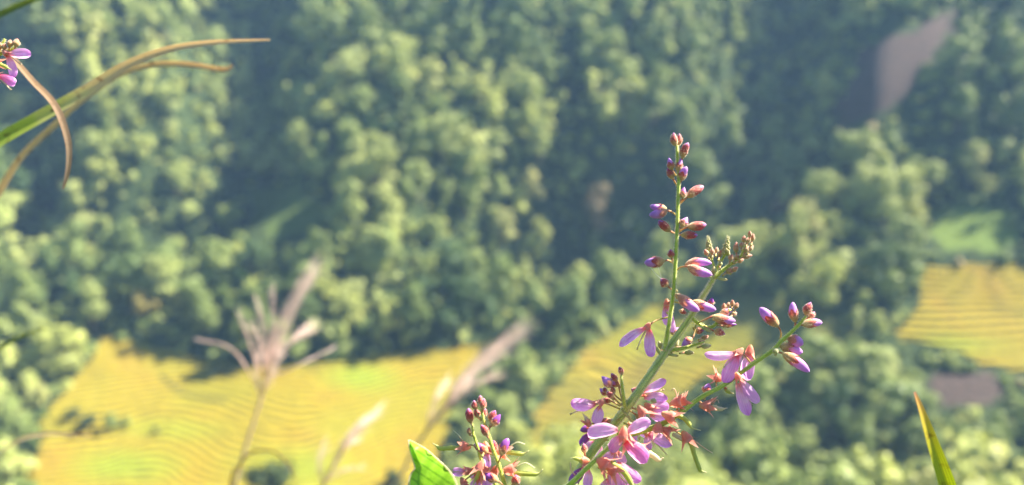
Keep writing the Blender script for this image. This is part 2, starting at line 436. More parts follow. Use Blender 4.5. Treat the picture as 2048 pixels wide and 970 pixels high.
# ------------------------------------------------------------------ terrain
PY = [-900, -60, -6, 0, 1, 10, 60, 100, 130, 150]
PZ = [90, 24, 1.4, -.95, -2.1, -12.2, -66, -101, -119.5, -127]
YF = 205.0
def base_z(x, y):
    z = np.interp(y, PY, PZ)
    s = .17 + .21 * smooth(35, 110, x) + .10 * smooth(-95, -150, x)
    yf = YF + 9 * np.sin(x / 38.) + 6 * smooth(20, 60, x)
    fl = np.clip(y - 150, 0, None); fl = np.minimum(fl, yf - 150)
    z = z + s * fl
    hill = np.clip(y - yf, 0, 260)
    z = z + .60 * hill
    z = z + smooth(60, 150, np.abs(x)) * 0.10 * np.clip(np.abs(x) - 60, 0, 300) * smooth(190, 300, y)
    z = z + (vnoise(x, y, 52, 3) * 7 + vnoise(x, y, 24, 4) * 2.6) * smooth(200, 250, y)
    z = z + vnoise(x, y, 38, 5) * 2.2 * smooth(130, 160, y) * (1 - smooth(200, 240, y))
    return z

def hit(px, py, f=base_z):
    dx = (px - 1024) / FPX; dy = (485 - py) / FPX
    d = np.array([dx, AF.y + dy * AU.y, AF.z + dy * AU.z])
    s = 60.
    for _ in range(900):
        p = d * s
        if p[2] < f(np.array([p[0]]), np.array([p[1]]))[0]: return p
        s += .7
    return d * s

GUL = [([(430, -60), (480, 60), (500, 180), (470, 280), (330, 400), (110, 460), (40, 560)], 15, 20),
       ([(-60, 40), (20, 110), (70, 240), (60, 330)], 14, 17),
       ([(1600, -60), (1560, 80), (1530, 230), (1520, 340), (1330, 400), (1120, 400), (1040, 470), (1010, 600)], 19, 24),
       ([(950, -60), (980, 10), (960, 40)], 10, 12),
       ([(1130, 110), (1130, 230), (1160, 360)], 9, 13),
       ([(1900, 300), (1800, 460), (1740, 620)], 8, 15),
       ([(560, 560), (640, 620), (720, 640)], 5, 12)]
GW = [([hit(*q)[:2] for q in pl], dep, wid) for pl, dep, wid in GUL]
def segdist(x, y, a, b):
    ab = b - a; L = (ab ** 2).sum() + 1e-9
    t = np.clip(((x - a[0]) * ab[0] + (y - a[1]) * ab[1]) / L, 0, 1)
    return np.hypot(x - a[0] - t * ab[0], y - a[1] - t * ab[1])
def terrain(x, y):
    x = np.asarray(x, float); y = np.asarray(y, float)
    z = base_z(x, y)
    for pl, dep, wid in GW:
        d = np.full(x.shape, 1e9)
        for a, b in zip(pl[:-1], pl[1:]): d = np.minimum(d, segdist(x, y, np.array(a), np.array(b)))
        kd, kw = (2.5, 1.75) if dep > 12 else (1.6, 1.3)
        z = z - kd * dep * (1 - smooth(0, kw * wid, d)) * smooth(205, 270, y) * smooth(195, 225, y)
    return z

FIELD_LEFT = [(205, 672), (230, 672), (330, 700), (430, 720), (520, 735), (680, 722), (800, 705), (945, 690), (1010, 672), (960, 735), (905, 800), (895, 870), (880, 920), (860, 990), (20, 1000), (60, 930), (85, 880), (78, 840), (120, 790), (150, 765), (180, 725)]
FIELD_MID = [(1170, 700), (1250, 640), (1330, 600), (1420, 600), (1480, 640), (1530, 690), (1520, 730), (1400, 760), (1330, 830), (1200, 900), (1090, 930), (1060, 900), (1062, 830), (1100, 780)]
FIELD_RIGHT = [(1848, 530), (2150, 520), (2150, 760), (2010, 738), (1950, 722), (1880, 695), (1790, 675), (1800, 655), (1830, 630), (1842, 590)]
LANDSLIDE = [(1800, 60), (1925, 20), (1900, 60), (1850, 110), (1810, 190), (1740, 240), (1665, 245), (1700, 180), (1730, 90)]
MUD = [(1850, 755), (1900, 735), (1995, 745), (2010, 780), (1950, 810), (1880, 810)]
LIME = [(1855, 440), (1920, 405), (1995, 425), (2030, 475), (1990, 508), (1890, 500)]
DARKMEADOW = [(495, 380), (590, 365), (640, 400), (640, 460), (560, 480), (500, 450)]
OLIVE = [(1440, 570), (1560, 590), (1690, 640), (1720, 680), (1560, 690), (1450, 640)]
ALLFIELDS = [FIELD_LEFT, FIELD_MID, FIELD_RIGHT]

def grow(poly, k):
    c = np.mean(np.array(poly), 0)
    out = []
    for p in poly:
        v = np.array(p) - c; L = np.hypot(*v); out.append(tuple(c + v * (L + k) / L))
    return out

def axis(lo, hi, step, far, nfar):
    core = np.arange(lo, hi + .01, step)
    ext = np.geomspace(step, far, nfar)
    return np.concatenate([lo - ext[::-1].cumsum()[::-1] * 0 - ext[::-1], core, hi + ext])
gx = axis(-260, 300, 2.5, 900, 22)
gy = np.concatenate([np.array([-900, -500, -250, -120, -60, -30, -14, -6, -3, -1.5, -.6, 0, .6, 1.5, 3, 6, 10, 16, 24, 34, 46, 60, 75, 90, 100]), np.arange(103, 470, 2.2), np.array([473, 478, 485, 470, 500, 560, 650, 800, 1100])])
X, Y = np.meshgrid(gx, gy)
Z = terrain(X, Y)
px, py, dep = project(X, Y, Z)
front = (Y > 90)
mask_f = np.zeros(X.shape, bool)
for pl in ALLFIELDS: mask_f |= inpoly(px, py, pl) & front
Zt = np.where(mask_f, Z - 1.1, Z)
zone = np.zeros(X.shape + (4,)); zone[..., 3] = 1
jx = px + 16 * vnoise(X, Y, 7, 81) + 9 * vnoise(X, Y, 3, 82); jy = py + 12 * vnoise(X, Y, 6, 83)
zone[..., 0] = (inpoly(jx, jy, LANDSLIDE) | inpoly(jx, jy, MUD)) & front
zone[..., 1] = (inpoly(jx, jy, LIME) & front) + .45 * (inpoly(jx, jy, DARKMEADOW) & front)
zone[..., 2] = inpoly(jx, jy, OLIVE) & front
ny, nx = X.shape
idx = np.arange(ny * nx).reshape(ny, nx)
Fq = np.stack([idx[:-1, :-1], idx[:-1, 1:], idx[1:, 1:], idx[1:, :-1]], -1).reshape(-1, 4)
me = mesh_np('terrain', np.stack([X, Y, Zt], -1).reshape(-1, 3), Fq, [M['ground']], {'zone': ('FLOAT_COLOR', zone.reshape(-1, 4))}, True)
ter = bpy.data.objects.new('terrain', me); COL.objects.link(ter); props(ter, kind='structure')

DITCH = [(322, 752), (350, 778), (385, 794), (420, 800), (450, 803)]
def terraces(name, poly, x0, x1, y0, y1, h, greens, wav, seed, dull=0.):
    st = .42
    xs = np.arange(x0, x1, st); ys = np.arange(y0, y1, st)
    X, Y = np.meshgrid(xs, ys); Zs = terrain(X, Y)
    px, py, _ = project(X, Y, Zs)
    keep = inpoly(px + 9 * vnoise(X, Y, 5, 71) + 7 * vnoise(X, Y, 2, 73), py + 6 * vnoise(X, Y, 4, 72), poly)
    q = (Zs + vnoise(X, Y, 17, seed) * wav + vnoise(X, Y, 6, seed + 1) * wav * .25) / h
    f = q - np.floor(q)
    zt = h * (np.floor(q) + smooth(.72, .98, f)) + .15 - (vnoise(X, Y, 17, seed) * wav + vnoise(X, Y, 6, seed + 1) * wav * .25)
    ris = smooth(.62, .74, f) * (1 - smooth(.94, 1., f))
    crop = (1 - ris) * .35 * (.7 + .5 * vnoise(X, Y, 1.3, seed + 2))
    zt = zt + crop
    zone = np.zeros(X.shape + (4,)); zone[..., 3] = 1; zone[..., 0] = ris
    g = np.zeros(X.shape)
    for (cx, cy, rx, ry, a) in greens:
        g = np.maximum(g, a * np.clip(1.3 - np.hypot((px - cx) / rx, (py - cy) / ry), 0, 1))
    g = np.clip(g + .22 * np.clip(vnoise(X, Y, 14, seed + 7), 0, 1), 0, 1)
    for a, b in zip(DITCH[:-1], DITCH[1:]):                    # a ditch winding through the lower terraces
        zone[..., 0] = np.maximum(zone[..., 0], 1 - smooth(2.5, 6, segdist(px, py, np.array(a, float), np.array(b, float))))
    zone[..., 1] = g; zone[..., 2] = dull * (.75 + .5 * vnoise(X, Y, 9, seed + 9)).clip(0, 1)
    ny, nx = X.shape; idx = np.arange(ny * nx).reshape(ny, nx)
    k = keep[:-1, :-1] & keep[:-1, 1:] & keep[1:, 1:] & keep[1:, :-1]
    Fq = np.stack([idx[:-1, :-1], idx[:-1, 1:], idx[1:, 1:], idx[1:, :-1]], -1)[k]
    used, inv = np.unique(Fq, return_inverse=True)
    V = np.stack([X, Y, zt], -1).reshape(-1, 3)[used]; zo = zone.reshape(-1, 4)[used]
    me = mesh_np(name, V, inv.reshape(Fq.shape), [M['rice']], {'zone': ('FLOAT_COLOR', zo)}, True)
    o = bpy.data.objects.new(name, me); COL.objects.link(o); props(o, kind='structure'); return o
terraces('rice_terraces', FIELD_LEFT, -150, 12, 140, 228, .38, [(720, 755, 75, 32, .9), (250, 935, 110, 40, .8), (590, 935, 130, 45, .6), (300, 690, 25, 10, .6), (330, 860, 120, 25, .5)], .45, 11)
terraces('rice_terraces', FIELD_MID, 0, 120, 145, 240, .62, [(1200, 880, 150, 60, .8), (1330, 670, 130, 60, .7), (1480, 650, 90, 50, .8)], 1.0, 21, .72)  # last value mixes in the olive crop colour with its painted shade
terraces('rice_terraces', FIELD_RIGHT, 85, 200, 160, 240, 1.15, [(1900, 690, 120, 25, .5)], .18, 31)

# ------------------------------------------------------------------ trees
def crown_pts(nleaf, seed, tall=1.0, lobes=11):
    """leaf quads spread through lobed crown, unit radius, base at z=0"""
    g = np.random.default_rng(seed)
    cs = []; rs = []
    for i in range(lobes):
        a = g.uniform(0, 6.283); rr = g.uniform(.1, .72); zz = g.uniform(.35, 1.55) * tall
        k = 1 - abs(zz / tall - .8) * .55
        cs.append((math.cos(a) * rr * k, math.sin(a) * rr * k, zz)); rs.append(g.uniform(.26, .46) * (1.15 - .25 * zz / tall))
    cs = np.array(cs); rs = np.array(rs)
    which = g.choice(lobes, nleaf, p=rs ** 2 / (rs ** 2).sum())
    d = g.normal(size=(nleaf, 3)); d /= np.linalg.norm(d, axis=1)[:, None]
    d[:, 2] = np.where(g.random(nleaf) < .7, np.abs(d[:, 2]), d[:, 2])
    rad = rs[which] * (g.uniform(.72, 1.0, nleaf)) * (1 + .18 * g.normal(size=nleaf).clip(-1, 1))
    P = cs[which] + d * rad[:, None] * np.array([1, 1, .85])
    nrm = d + g.normal(size=(nleaf, 3)) * .28; nrm /= np.linalg.norm(nrm, axis=1)[:, None]
    return P, nrm, g

def leaf_quads(P, nrm, size, g):
    n = len(P)
    ref = g.normal(size=(n, 3)); u = np.cross(nrm, ref); u /= np.linalg.norm(u, axis=1)[:, None]; v = np.cross(nrm, u)
    s = (size * g.uniform(.6, 1.3, n))[:, None]
    u = u * s; v = v * s * .62
    V = np.stack([P - u, P - v + u * .1, P + u, P + v + u * .1], 1).reshape(-1, 3)
    return V, np.arange(n * 4).reshape(n, 4)

VAR = []                                         # detailed crowns for single trees
for k in range(7):
    P, nr, g = crown_pts(1100, 100 + k, tall=[.95, 1.1, 1.3, .8, 1.0, 1.5, .9][k], lobes=[11, 14, 12, 9, 16, 13, 18][k])
    V, Fq = leaf_quads(P, nr, .085, g)
    VAR.append((V, Fq))
LOW = []
for k in range(12):
    P, nr, g = crown_pts(330, 300 + k, tall=[.9, 1.1, 1.3, .8, 1.0, 1.5][k % 6], lobes=8 + k % 7)
    V, Fq = leaf_quads(P, nr, .15, g); LOW.append((V, Fq))
BUSH = []
for k in range(6):
    P, nr, g = crown_pts(110, 500 + k, tall=.6, lobes=6); V, Fq = leaf_quads(P, nr, .24, g); BUSH.append((V, Fq))

def trunk_mesh(seed):
    """unit crown-radius scale: trunk from below ground into the crown with limbs"""
    g = random.Random(seed); mb = MB()
    top = Vector((g.uniform(-.1, .1), g.uniform(-.1, .1), 1.0))
    tube(mb, [Vector((0, 0, -.5)), Vector((g.uniform(-.05, .05), 0, .25)), top], [.085, .06, .025], n=8, sides=7)
    for i in range(4):
        a = i * 1.6 + g.random(); z = g.uniform(.2, .7)
        tube(mb, [Vector((0, 0, z)), Vector((math.cos(a) * .25, math.sin(a) * .25, z + .25)), Vector((math.cos(a) * .5, math.sin(a) * .5, z + .4))], [.035, .022, .01], n=6, sides=5)
    return mb
TR = []
for k in range(3):
    o = trunk_mesh(k).build('trunk', M['bark']); TR.append(o.data); bpy.data.objects.remove(o)
def crown_mesh(k, mat):
    V, Fq = VAR[k]; return mesh_np('crown', V, Fq, [mat])
CM = [crown_mesh(k, M['foliage']) for k in range(7)]

def make_tree(x, y, r, rz, k, label, cat='tree', group=None, mesh=None, name='broadleaf_tree', tall=1.0):
    z = float(terrain(np.array([x]), np.array([y]))[0])
    t = empty(name, (x, y, z), label, cat, group); t.rotation_euler.z = rz; ex = math.exp(random.uniform(-.25, .25)) if group else 1.; t.scale = (r * ex, r / ex, r * tall)
    c = bpy.data.objects.new('crown', mesh or CM[k]); COL.objects.link(c); c.parent = t
    s = bpy.data.objects.new('trunk', TR[k % 3]); COL.objects.link(s); s.parent = t
    return t

# candidate positions: jittered grid over the slopes, kept clear of fields and bare patches
cand = []
sp = 7.0
ys = 112.
while ys < 455:
    xs = -ys * .80 - 10
    while xs < ys * .80 + 10:
        x = xs + random.uniform(-.5, .5) * sp * .9; y = ys + random.uniform(-.5, .5) * sp * .9
        cand.append((x, y)); xs += sp
    ys += sp * .86
cand = np.array(cand)
cand = cand + np.stack([vnoise(cand[:, 0], cand[:, 1], 13, 61), vnoise(cand[:, 0], cand[:, 1], 13, 62)], 1) * 4.5   # trees gather in clumps
big = vnoise(cand[:, 0], cand[:, 1], 30, 8)
rad = 2.6 + 5.6 * rng.random(len(cand)) ** 1.9 + 1.2 * big.clip(0, 1) + .5 * (1 - smooth(215, 260, cand[:, 1]))
cz = terrain(cand[:, 0], cand[:, 1])
BARE = [grow(DARKMEADOW, 26), grow(LIME, 34), grow(FIELD_RIGHT, 40), grow(LANDSLIDE, 22), grow(LIME, 20), grow(MUD, 18)]
p0 = project(cand[:, 0], cand[:, 1], cz)
p1 = project(cand[:, 0], cand[:, 1], cz + rad * 1.35)
ok = np.ones(len(cand), bool)
for pl in ALLFIELDS + [LANDSLIDE, MUD, LIME, DARKMEADOW, OLIVE]:
    ok &= ~inpoly(p0[0], p0[1], pl) & ~inpoly(p1[0], p1[1], pl)
for sgn in (-1, 1):
    pm = project(cand[:, 0] + sgn * rad * .7, cand[:, 1], cz + rad * .9)
    for pl in ALLFIELDS + [LANDSLIDE, MUD]: ok &= ~inpoly(pm[0], pm[1], pl)
for (sx, sy, sr) in [(290, 618, 66), (1190, 445, 55), (550, 930, 60), (1560, 410, 40), (470, 460, 50)]:
    pq = project(cand[:, 0], cand[:, 1], cz + rad * .9); ok &= np.hypot(pq[0] - sx, pq[1] - sy - 8) > sr * 1.05
for pl in BARE: ok &= ~inpoly(p0[0], p0[1], pl) & ~inpoly(p1[0], p1[1], pl)
ok &= ~((p0[1] > 850) & (p0[0] > 240) & (p0[0] < 860))
for pl in ALLFIELDS: ok &= ~inpoly(p0[0], p0[1] + 14, pl)
ok &= (p1[0] > -120) & (p1[0] < 2170) & (p1[1] > -120) & (p1[1] < 1060)
cand, rad, cz = cand[ok], rad[ok], cz[ok]
pc = project(cand[:, 0], cand[:, 1], cz + rad * .9)
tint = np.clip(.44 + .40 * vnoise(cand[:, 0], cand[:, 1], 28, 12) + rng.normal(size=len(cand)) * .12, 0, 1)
size_px = FPX * rad / pc[2]
inside = (pc[0] > 20) & (pc[0] < 2028) & (pc[1] > 10) & (pc[1] < 960)
order = np.argsort(-(size_px * inside))
single = order[:270]
is_single = np.zeros(len(cand), bool); is_single[single] = True
print('trees', len(cand))
def area(px_, py_):
    """where the tree stands, by things one can find in the picture"""
    if px_ < 230:
        if py_ < 480: return 'at the left edge under the dry grass blades', 'left'
        if py_ < 640: return 'at the left edge, level with the plume tip', 'left'
        if py_ < 780: return 'beside the upper left corner of the golden terraces', 'left'
        if py_ < 880: return 'on the left margin of the golden terraces', 'left'
        return 'in the lower left corner beside the golden terraces', 'left'
    if px_ < 1060 and py_ < 790:
        row = 'in the front row ' if py_ > 660 else 'in the second row ' if py_ > 615 else 'higher up '
        return row + ('left of the yellow-leaved tree' if px_ < 260 else 'right of the yellow-leaved tree' if px_ < 400 else 'left of the tall plume' if px_ < 510 else
                      'behind the tall plume' if px_ < 660 else 'right of the tall plume' if px_ < 780 else 'left of the slanting plume tip' if px_ < 920 else 'behind the slanting plume tip'), 'slope'
    if px_ < 1240:
        return ('at the top of' if py_ < 660 else 'high in' if py_ < 740 else 'midway down' if py_ < 820 else 'low in' if py_ < 900 else 'at the bottom of') + ' the wood strip between the golden fields', 'strip'
    if py_ > 640:
        col = 'behind the pink flowers' if px_ < 1400 else 'beneath the right flower branch' if px_ < 1560 else 'left of the yellow-green blade' if px_ < 1780 else 'behind the yellow-green blade' if px_ < 1900 else 'at the right edge'
        row = 'just under the terraces' if py_ < 710 else 'a little below the terraces' if py_ < 780 else 'halfway down' if py_ < 860 else 'at the picture bottom'
        return col + ', ' + row, 'right'
    row = 'up' if py_ < 480 else 'level with the terrace top' if py_ < 560 else 'level with the terrace middle'
    return ('behind the bud spike' if px_ < 1400 else 'right of the bud spike' if px_ < 1520 else 'above the right flower branch' if px_ < 1660 else 'near the right-hand terraces' if px_ < 1850 else 'above the right-hand terraces') + ', ' + row, 'above'
GROUPS = {'left': 'trees in the wood left of the golden terraces', 'slope': 'trees along the foot of the forest slope', 'strip': 'trees in the wooded strip between the golden fields',
          'right': 'trees in the sunlit wood at the lower right', 'above': 'trees on the slope beside the right-hand terraces'}
def tone(v): return 'dark green' if v < .28 else 'mid green' if v < .5 else 'pale green' if v < .68 else 'yellow-green' if v < .85 else 'straw-green'
seen = {}
for i in single[np.argsort(pc[0][single])]:
    wh, g_ = area(pc[0][i], pc[1][i])
    sz = 'big' if rad[i] > 5 else 'small' if rad[i] < 3.7 else 'middling'
    tl = random.uniform(.85, 1.3)
    shp = 'slender' if tl > 1.17 else 'squat' if tl < .95 else 'rounded'
    lab = '%s %s %s tree %s' % (sz, shp, tone(tint[i]), wh)
    t = make_tree(cand[i, 0], cand[i, 1], rad[i], random.random() * 6.28, random.randrange(7), lab, 'tree', GROUPS[g_], tall=tl)
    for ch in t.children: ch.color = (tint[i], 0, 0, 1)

VV = []; FF = []; TT = []; off = 0
def put(V, Fq, x, y, z, r, tn, tall=1.):
    global off
    a = random.random() * 6.283; c, s = math.cos(a), math.sin(a)
    ex = math.exp(random.uniform(-.28, .28)); V = V * np.array([ex, 1 / ex, 1.])
    q = np.empty_like(V); q[:, 0] = (V[:, 0] * c - V[:, 1] * s) * r + x; q[:, 1] = (V[:, 0] * s + V[:, 1] * c) * r + y; q[:, 2] = V[:, 2] * r * tall + z - .1 * r
    VV.append(q); FF.append(Fq + off); TT.append(np.full(len(V), tn)); off += len(V)
for i in np.where(~is_single)[0]:
    V, Fq = LOW[random.randrange(12)]; put(V, Fq, cand[i, 0], cand[i, 1], cz[i], rad[i], tint[i], random.uniform(.85, 1.25))
# understorey shrubs between the trees
m_ = 7500
bx = rng.uniform(-1, 1, m_ * 2); by = 112 + 330 * rng.random(m_ * 2) ** .9; bx = bx * (by * .78 + 5)
bz = terrain(bx, by); q0 = project(bx, by, bz); okb = np.ones(len(bx), bool)
for pl in ALLFIELDS + [LANDSLIDE, MUD, LIME, DARKMEADOW, OLIVE]: okb &= ~inpoly(q0[0], q0[1], pl) & ~inpoly(q0[0], q0[1] - 12, pl)
okb &= (q0[1] < 1100)
for i in np.where(okb)[0][:m_]:
    V, Fq = BUSH[random.randrange(6)]; put(V, Fq, bx[i], by[i], bz[i] - .2, random.uniform(1.2, 3.2), min(1, max(0, random.gauss(.42, .22))))
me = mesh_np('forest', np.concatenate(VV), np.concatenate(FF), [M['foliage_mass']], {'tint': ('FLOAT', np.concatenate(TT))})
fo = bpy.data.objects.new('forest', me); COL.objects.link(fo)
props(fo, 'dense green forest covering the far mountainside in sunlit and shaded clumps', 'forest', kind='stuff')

# single trees that stand out
def tree_at(px_, py_, r_px, k, label, cat='tree', name='broadleaf_tree', mat=None, tall=1.0):
    p = hit(px_, py_, terrain); r = r_px / FPX * (p[1] * AF.y + p[2] * AF.z) * 1.2
    mesh = crown_mesh(k, mat) if mat else None
    t = make_tree(p[0], p[1], r, random.random() * 6, k, label, cat, None, mesh, name, tall)
    for ch in t.children: ch.color = (.3, 0, 0, 1)
    return t
tree_at(290, 632, 34, 3, 'round yellow-leaved tree at the dark foot of the forest, above the golden field', mat=M['foliage_yellow'])
tree_at(1190, 480, 34, 2, 'tan-brown crowned tree standing out of the green slope left of the flower spike', mat=M['foliage_tan'], tall=1.35)
tree_at(548, 1040, 62, 1, 'dark rounded tree at the bottom edge of the golden rice terraces', mat=M['foliage_dark'])
tree_at(790, 975, 26, 4, 'small dark tree at the lower right edge of the golden terraces', mat=M['foliage_dark'], tall=.8)
tree_at(1560, 430, 24, 3, 'small brownish tree in the shaded gully right of the flower spike', mat=M['foliage_tan'])
tree_at(470, 480, 36, 1, 'lime-green tree beside the dark meadow on the forest slope', mat=M['foliage_lime'])
tree_at(1240, 960, 38, 4, 'dark green tree behind the foot of the flowering plant', mat=M['foliage_dark'])
for q, (a, b, s, lab) in enumerate([(175, 862, 24, 'dark bushy tree in the left part of the golden terraces'), (225, 858, 20, 'round green bush beside the path in the left part of the golden terraces'),
                                    (150, 840, 18, 'small dark shrub above the bank in the left part of the golden terraces'), (255, 852, 14, 'little bush at the right end of the row in the golden terraces')]):
    tree_at(a, b, s, (q * 2) % 7, lab, 'bush', 'field_bush', M['foliage_dark'] if q % 2 == 0 else None, .7)
for q, (a, b, s, lab) in enumerate([(430, 752, 17, 'low dark shrub on the upper edge of the golden terraces, left of the grass plume'), (465, 748, 15, 'low shrub on the upper edge of the golden terraces, right beside the grass plume'),
                                    (312, 870, 9, 'tiny bush alone in the middle of the golden terraces')]):
    tree_at(a, b, s, (q * 2 + 1) % 7, lab, 'bush', 'field_bush', M['foliage_dark'], .6)

# ------------------------------------------------------------------ haze
HZ0, HZ1 = float(Z.min()) - 2.5, float(max(Z.max(), 20)) + 22
hx0, hx1, hy0, hy1 = gx[0] - 5, gx[-1] + 5, gy[0] - 5, gy[-1] + 5
hv = [(x, y, z) for x in (hx0, hx1) for y in (hy0, hy1) for z in (HZ0, HZ1)]
me = bpy.data.meshes.new('haze'); me.from_pydata(hv, [], [(0, 1, 3, 2), (4, 6, 7, 5), (0, 4, 5, 1), (2, 3, 7, 6), (0, 2, 6, 4), (1, 5, 7, 3)])
m, nt = new_mat('haze'); pv = N(nt, 'ShaderNodeVolumePrincipled'); ov = N(nt, 'ShaderNodeOutputMaterial')
pv.inputs['Color'].default_value = (.34, .60, 1.0, 1); pv.inputs['Density'].default_value = HAZE_DENSITY; pv.inputs['Anisotropy'].default_value = .0
nt.links.new(pv.outputs[0], ov.inputs['Volume']); me.materials.append(m)
hz = bpy.data.objects.new('haze', me); COL.objects.link(hz); props(hz, 'thin blue haze filling the valley air', 'haze', kind='stuff')

# ------------------------------------------------------------------ foreground plants
PXM = .25 / FPX                                  # one photo pixel at 0.25 m

class Plant:
    def __init__(self, name, base, label, cat, d=.25, group=None):
        self.o = Vector(base); self.d = d
        self.root = empty(name, base, label, cat, group)
    def W(self, x, y, dd=0.): return W(x, y, self.d + dd)
    def part(self, mb, name, mats, parent=None, label=None):
        o = mb.build(name, mats, parent or self.root, self.o)
        if label: o['label'] = label
        return o
    def stem(self, pts, wpx, hair=0, mat='stem', name='stem', n=40, sides=10, hl=.0006, label=None):
        G = [p[3] for p in pts if len(p) == 4]                  # points down to the ground, outside the picture
        P = [self.W(*p) for p in pts if len(p) < 4]; wpx = wpx[len(G):] or wpx
        s = (self.d) / FPX; rad = [w_ * s * .5 for w_ in wpx]; mb = MB()
        tube(mb, P, rad, n=n, sides=sides, wob=.12)
        if G:
            dn = (P[0] - P[1]).normalized() * .06
            H = [G[0], G[0].lerp(P[0], .35) + Vector((.012, .004, 0)), P[0] + (P[0] - P[1]).normalized() * .12 - AU * .08, P[0] + dn - AU * .01, P[0]]
            tube(mb, H, [rad[0] * 1.25, rad[0]], n=40, sides=sides, wob=.1, t0=0, t1=.0)
        if hair: hairs_on_tube(mb, P, rad, hair, hl, .00005)
        return self.part(mb, name, [M[mat], M['hair']], label=label)
    def bud(self, b, t, w_, ped=None, kind='mid', dd=0., bend=None):
        """b,t: base/tip pixels; ped: list of pixels back to the stem"""
        tz = random.uniform(-.25, .25) * math.hypot(t[0] - b[0], t[1] - b[1]) * self.d / FPX
        A = self.W(b[0], b[1], dd); B = self.W(t[0], t[1], dd + tz); s = self.d / FPX
        bend = random.uniform(-.06, .06) if bend is None else bend
        young = kind in ('young', 'green')
        mb = MB()
        big = math.hypot(t[0] - b[0], t[1] - b[1]) > 32
        bl = 1.2 if big else .3
        prof = lambda q: bud_prof(q, bl)
        if young:
            lathe(mb, A, B, w_ * s, prof, sides=10, n=12, bend=bend, lump=.12, seed=b[0])
            fuzz(mb, A, B, w_ * s, 60, .00035, tmax=.95)
            o = self.part(mb, 'flower_bud', [M['young_bud' if kind == 'young' else 'green_bud'], M['hair']])
        else:
            lathe(mb, A, B, w_ * s, prof, n=18, sides=16, bend=bend, flat=.8, scale=.93, lump=.06, seed=b[0])
            # crease of the folded banner petal
            o = self.part(mb, 'flower_bud', M['bud_petal_dark' if kind == 'dark' else 'bud_petal'])
            mc = MB(); ph = random.random() * 6; cov = {'mid': .42, 'big': .30, 'dark': .38, 'tight': .74}[kind]
            lathe(mc, A, B, w_ * s, prof, n=12, sides=24, bend=bend, flat=.84, scale=1.05, edge=lambda a: cov + .24 * (abs(math.cos(2 * a + ph)) ** 1.5), lump=.1, seed=b[1])
            fuzz(mc, A, B, w_ * s * 1.06, 150, .00042, tmax=cov + .15, bend=bend)
            self.part(mc, 'calyx', [M['calyx_pink' if (kind == 'big' and random.random() < .5) else 'calyx'], M['hair']], o)
        if ped:
            mp = MB(); P = [A + (B - A) * .04] + [self.W(q[0], q[1], dd * (1 - (i + 1) / len(ped))) for i, q in enumerate(ped)]
            rr = [1.9 * s, 1.5 * s, 1.8 * s]
            tube(mp, P[::-1], rr[::-1], n=10, sides=7); hairs_on_tube(mp, P[::-1], rr, 40, .0003, .00003)
            self.part(mp, 'pedicel', [M['pedicel'], M['hair']], o)
        return o
    def petal_geo(self, mb, A, B, width, cup=1.0, curl=0., tw=0., nl=22, nw=19):
        ax = B - A; L = ax.length; n1, n2 = frame(ax); a0 = ax.normalized()
        c, s = math.cos(tw), math.sin(tw); n1, n2 = n1 * c + n2 * s, n2 * c - n1 * s
        ph = random.random() * 9
        vs = []; ts = []; ss = []; fs = []
        for i in range(nl):
            t = i / (nl - 1)
            wv = (.34 + .66 * math.sin(min(t / .5, 1) * math.pi / 2) ** 1.1) * (1 if t < .6 else max(0., 1 - ((t - .6) / .4) ** 2.8) ** .55)
            hw = width * .5 * wv
            for j in range(nw):
                v = (j / (nw - 1)) * 2 - 1; a = v * 1.45 * cup
                rr = hw / max(math.sin(min(1.45 * cup, math.pi / 2)), .3)
                x = math.sin(a) * rr; z = (math.cos(a) - .55) * rr * .75 - width * .10 * math.exp(-((v - .25) / .16) ** 2) * math.sin(math.pi * t)
                wr = .035 * width * mnoise.noise(Vector((t * 5 + ph, v * 2.4, ph))) + .012 * width * math.sin(v * 17 + ph)
                edge_r = .05 * width * abs(v) ** 3 * math.sin(t * 19 + ph) * (t > .5)
                p = A + a0 * (L * t + edge_r) + n1 * (x + curl * L * math.sin(math.pi * t) * .5) + n2 * (z + wr - curl * L * t * t * .2)
                vs.append(p); ts.append(t); ss.append(v)
        for i in range(nl - 1):
            for j in range(nw - 1): fs.append([i * nw + j, i * nw + j + 1, (i + 1) * nw + j + 1, (i + 1) * nw + j])
        mb.add(vs, fs, ts, ss)
    def star(self, mb, c, size, toward, lobes=4, spread=.7):
        """star-shaped dry calyx: cup with pointed lobes"""
        ax = (toward - c).normalized(); n1, n2 = frame(ax)
        ph = random.random() * 6
        lathe(mb, c - ax * size * .45, c + ax * size * .25, size * .75, lambda q: .25 + .75 * math.sin(min(q, 1) * 1.57), n=7, sides=12, flat=.95, lump=.2)
        for k in range(lobes):
            a = ph + k * 6.283 / lobes; d = n1 * math.cos(a) + n2 * math.sin(a); sd_ = ax.cross(d)
            b = c + ax * size * .1 + d * size * .27; L = size * random.uniform(.5, .85)
            vs = []; ts = []; ss = []; fs = []
            for i in range(6):
                t = i / 5; wv = size * .22 * (1 - t ** 1.3) + .00001
                ctr = b + d * (L * t * spread) + ax * (L * t * (1 - spread * .4)) + d * (L * .2 * t * t)
                for v in (-1, -.4, .4, 1): vs.append(ctr + sd_ * (wv * v) + d * (-.15 * wv * (1 - v * v))); ts.append(.35 + .65 * t); ss.append(0)
            for i in range(5):
                for j in range(3): fs.append([i * 4 + j, i * 4 + j + 1, i * 4 + j + 5, i * 4 + j + 4])
            mb.add(vs, fs, ts, ss)
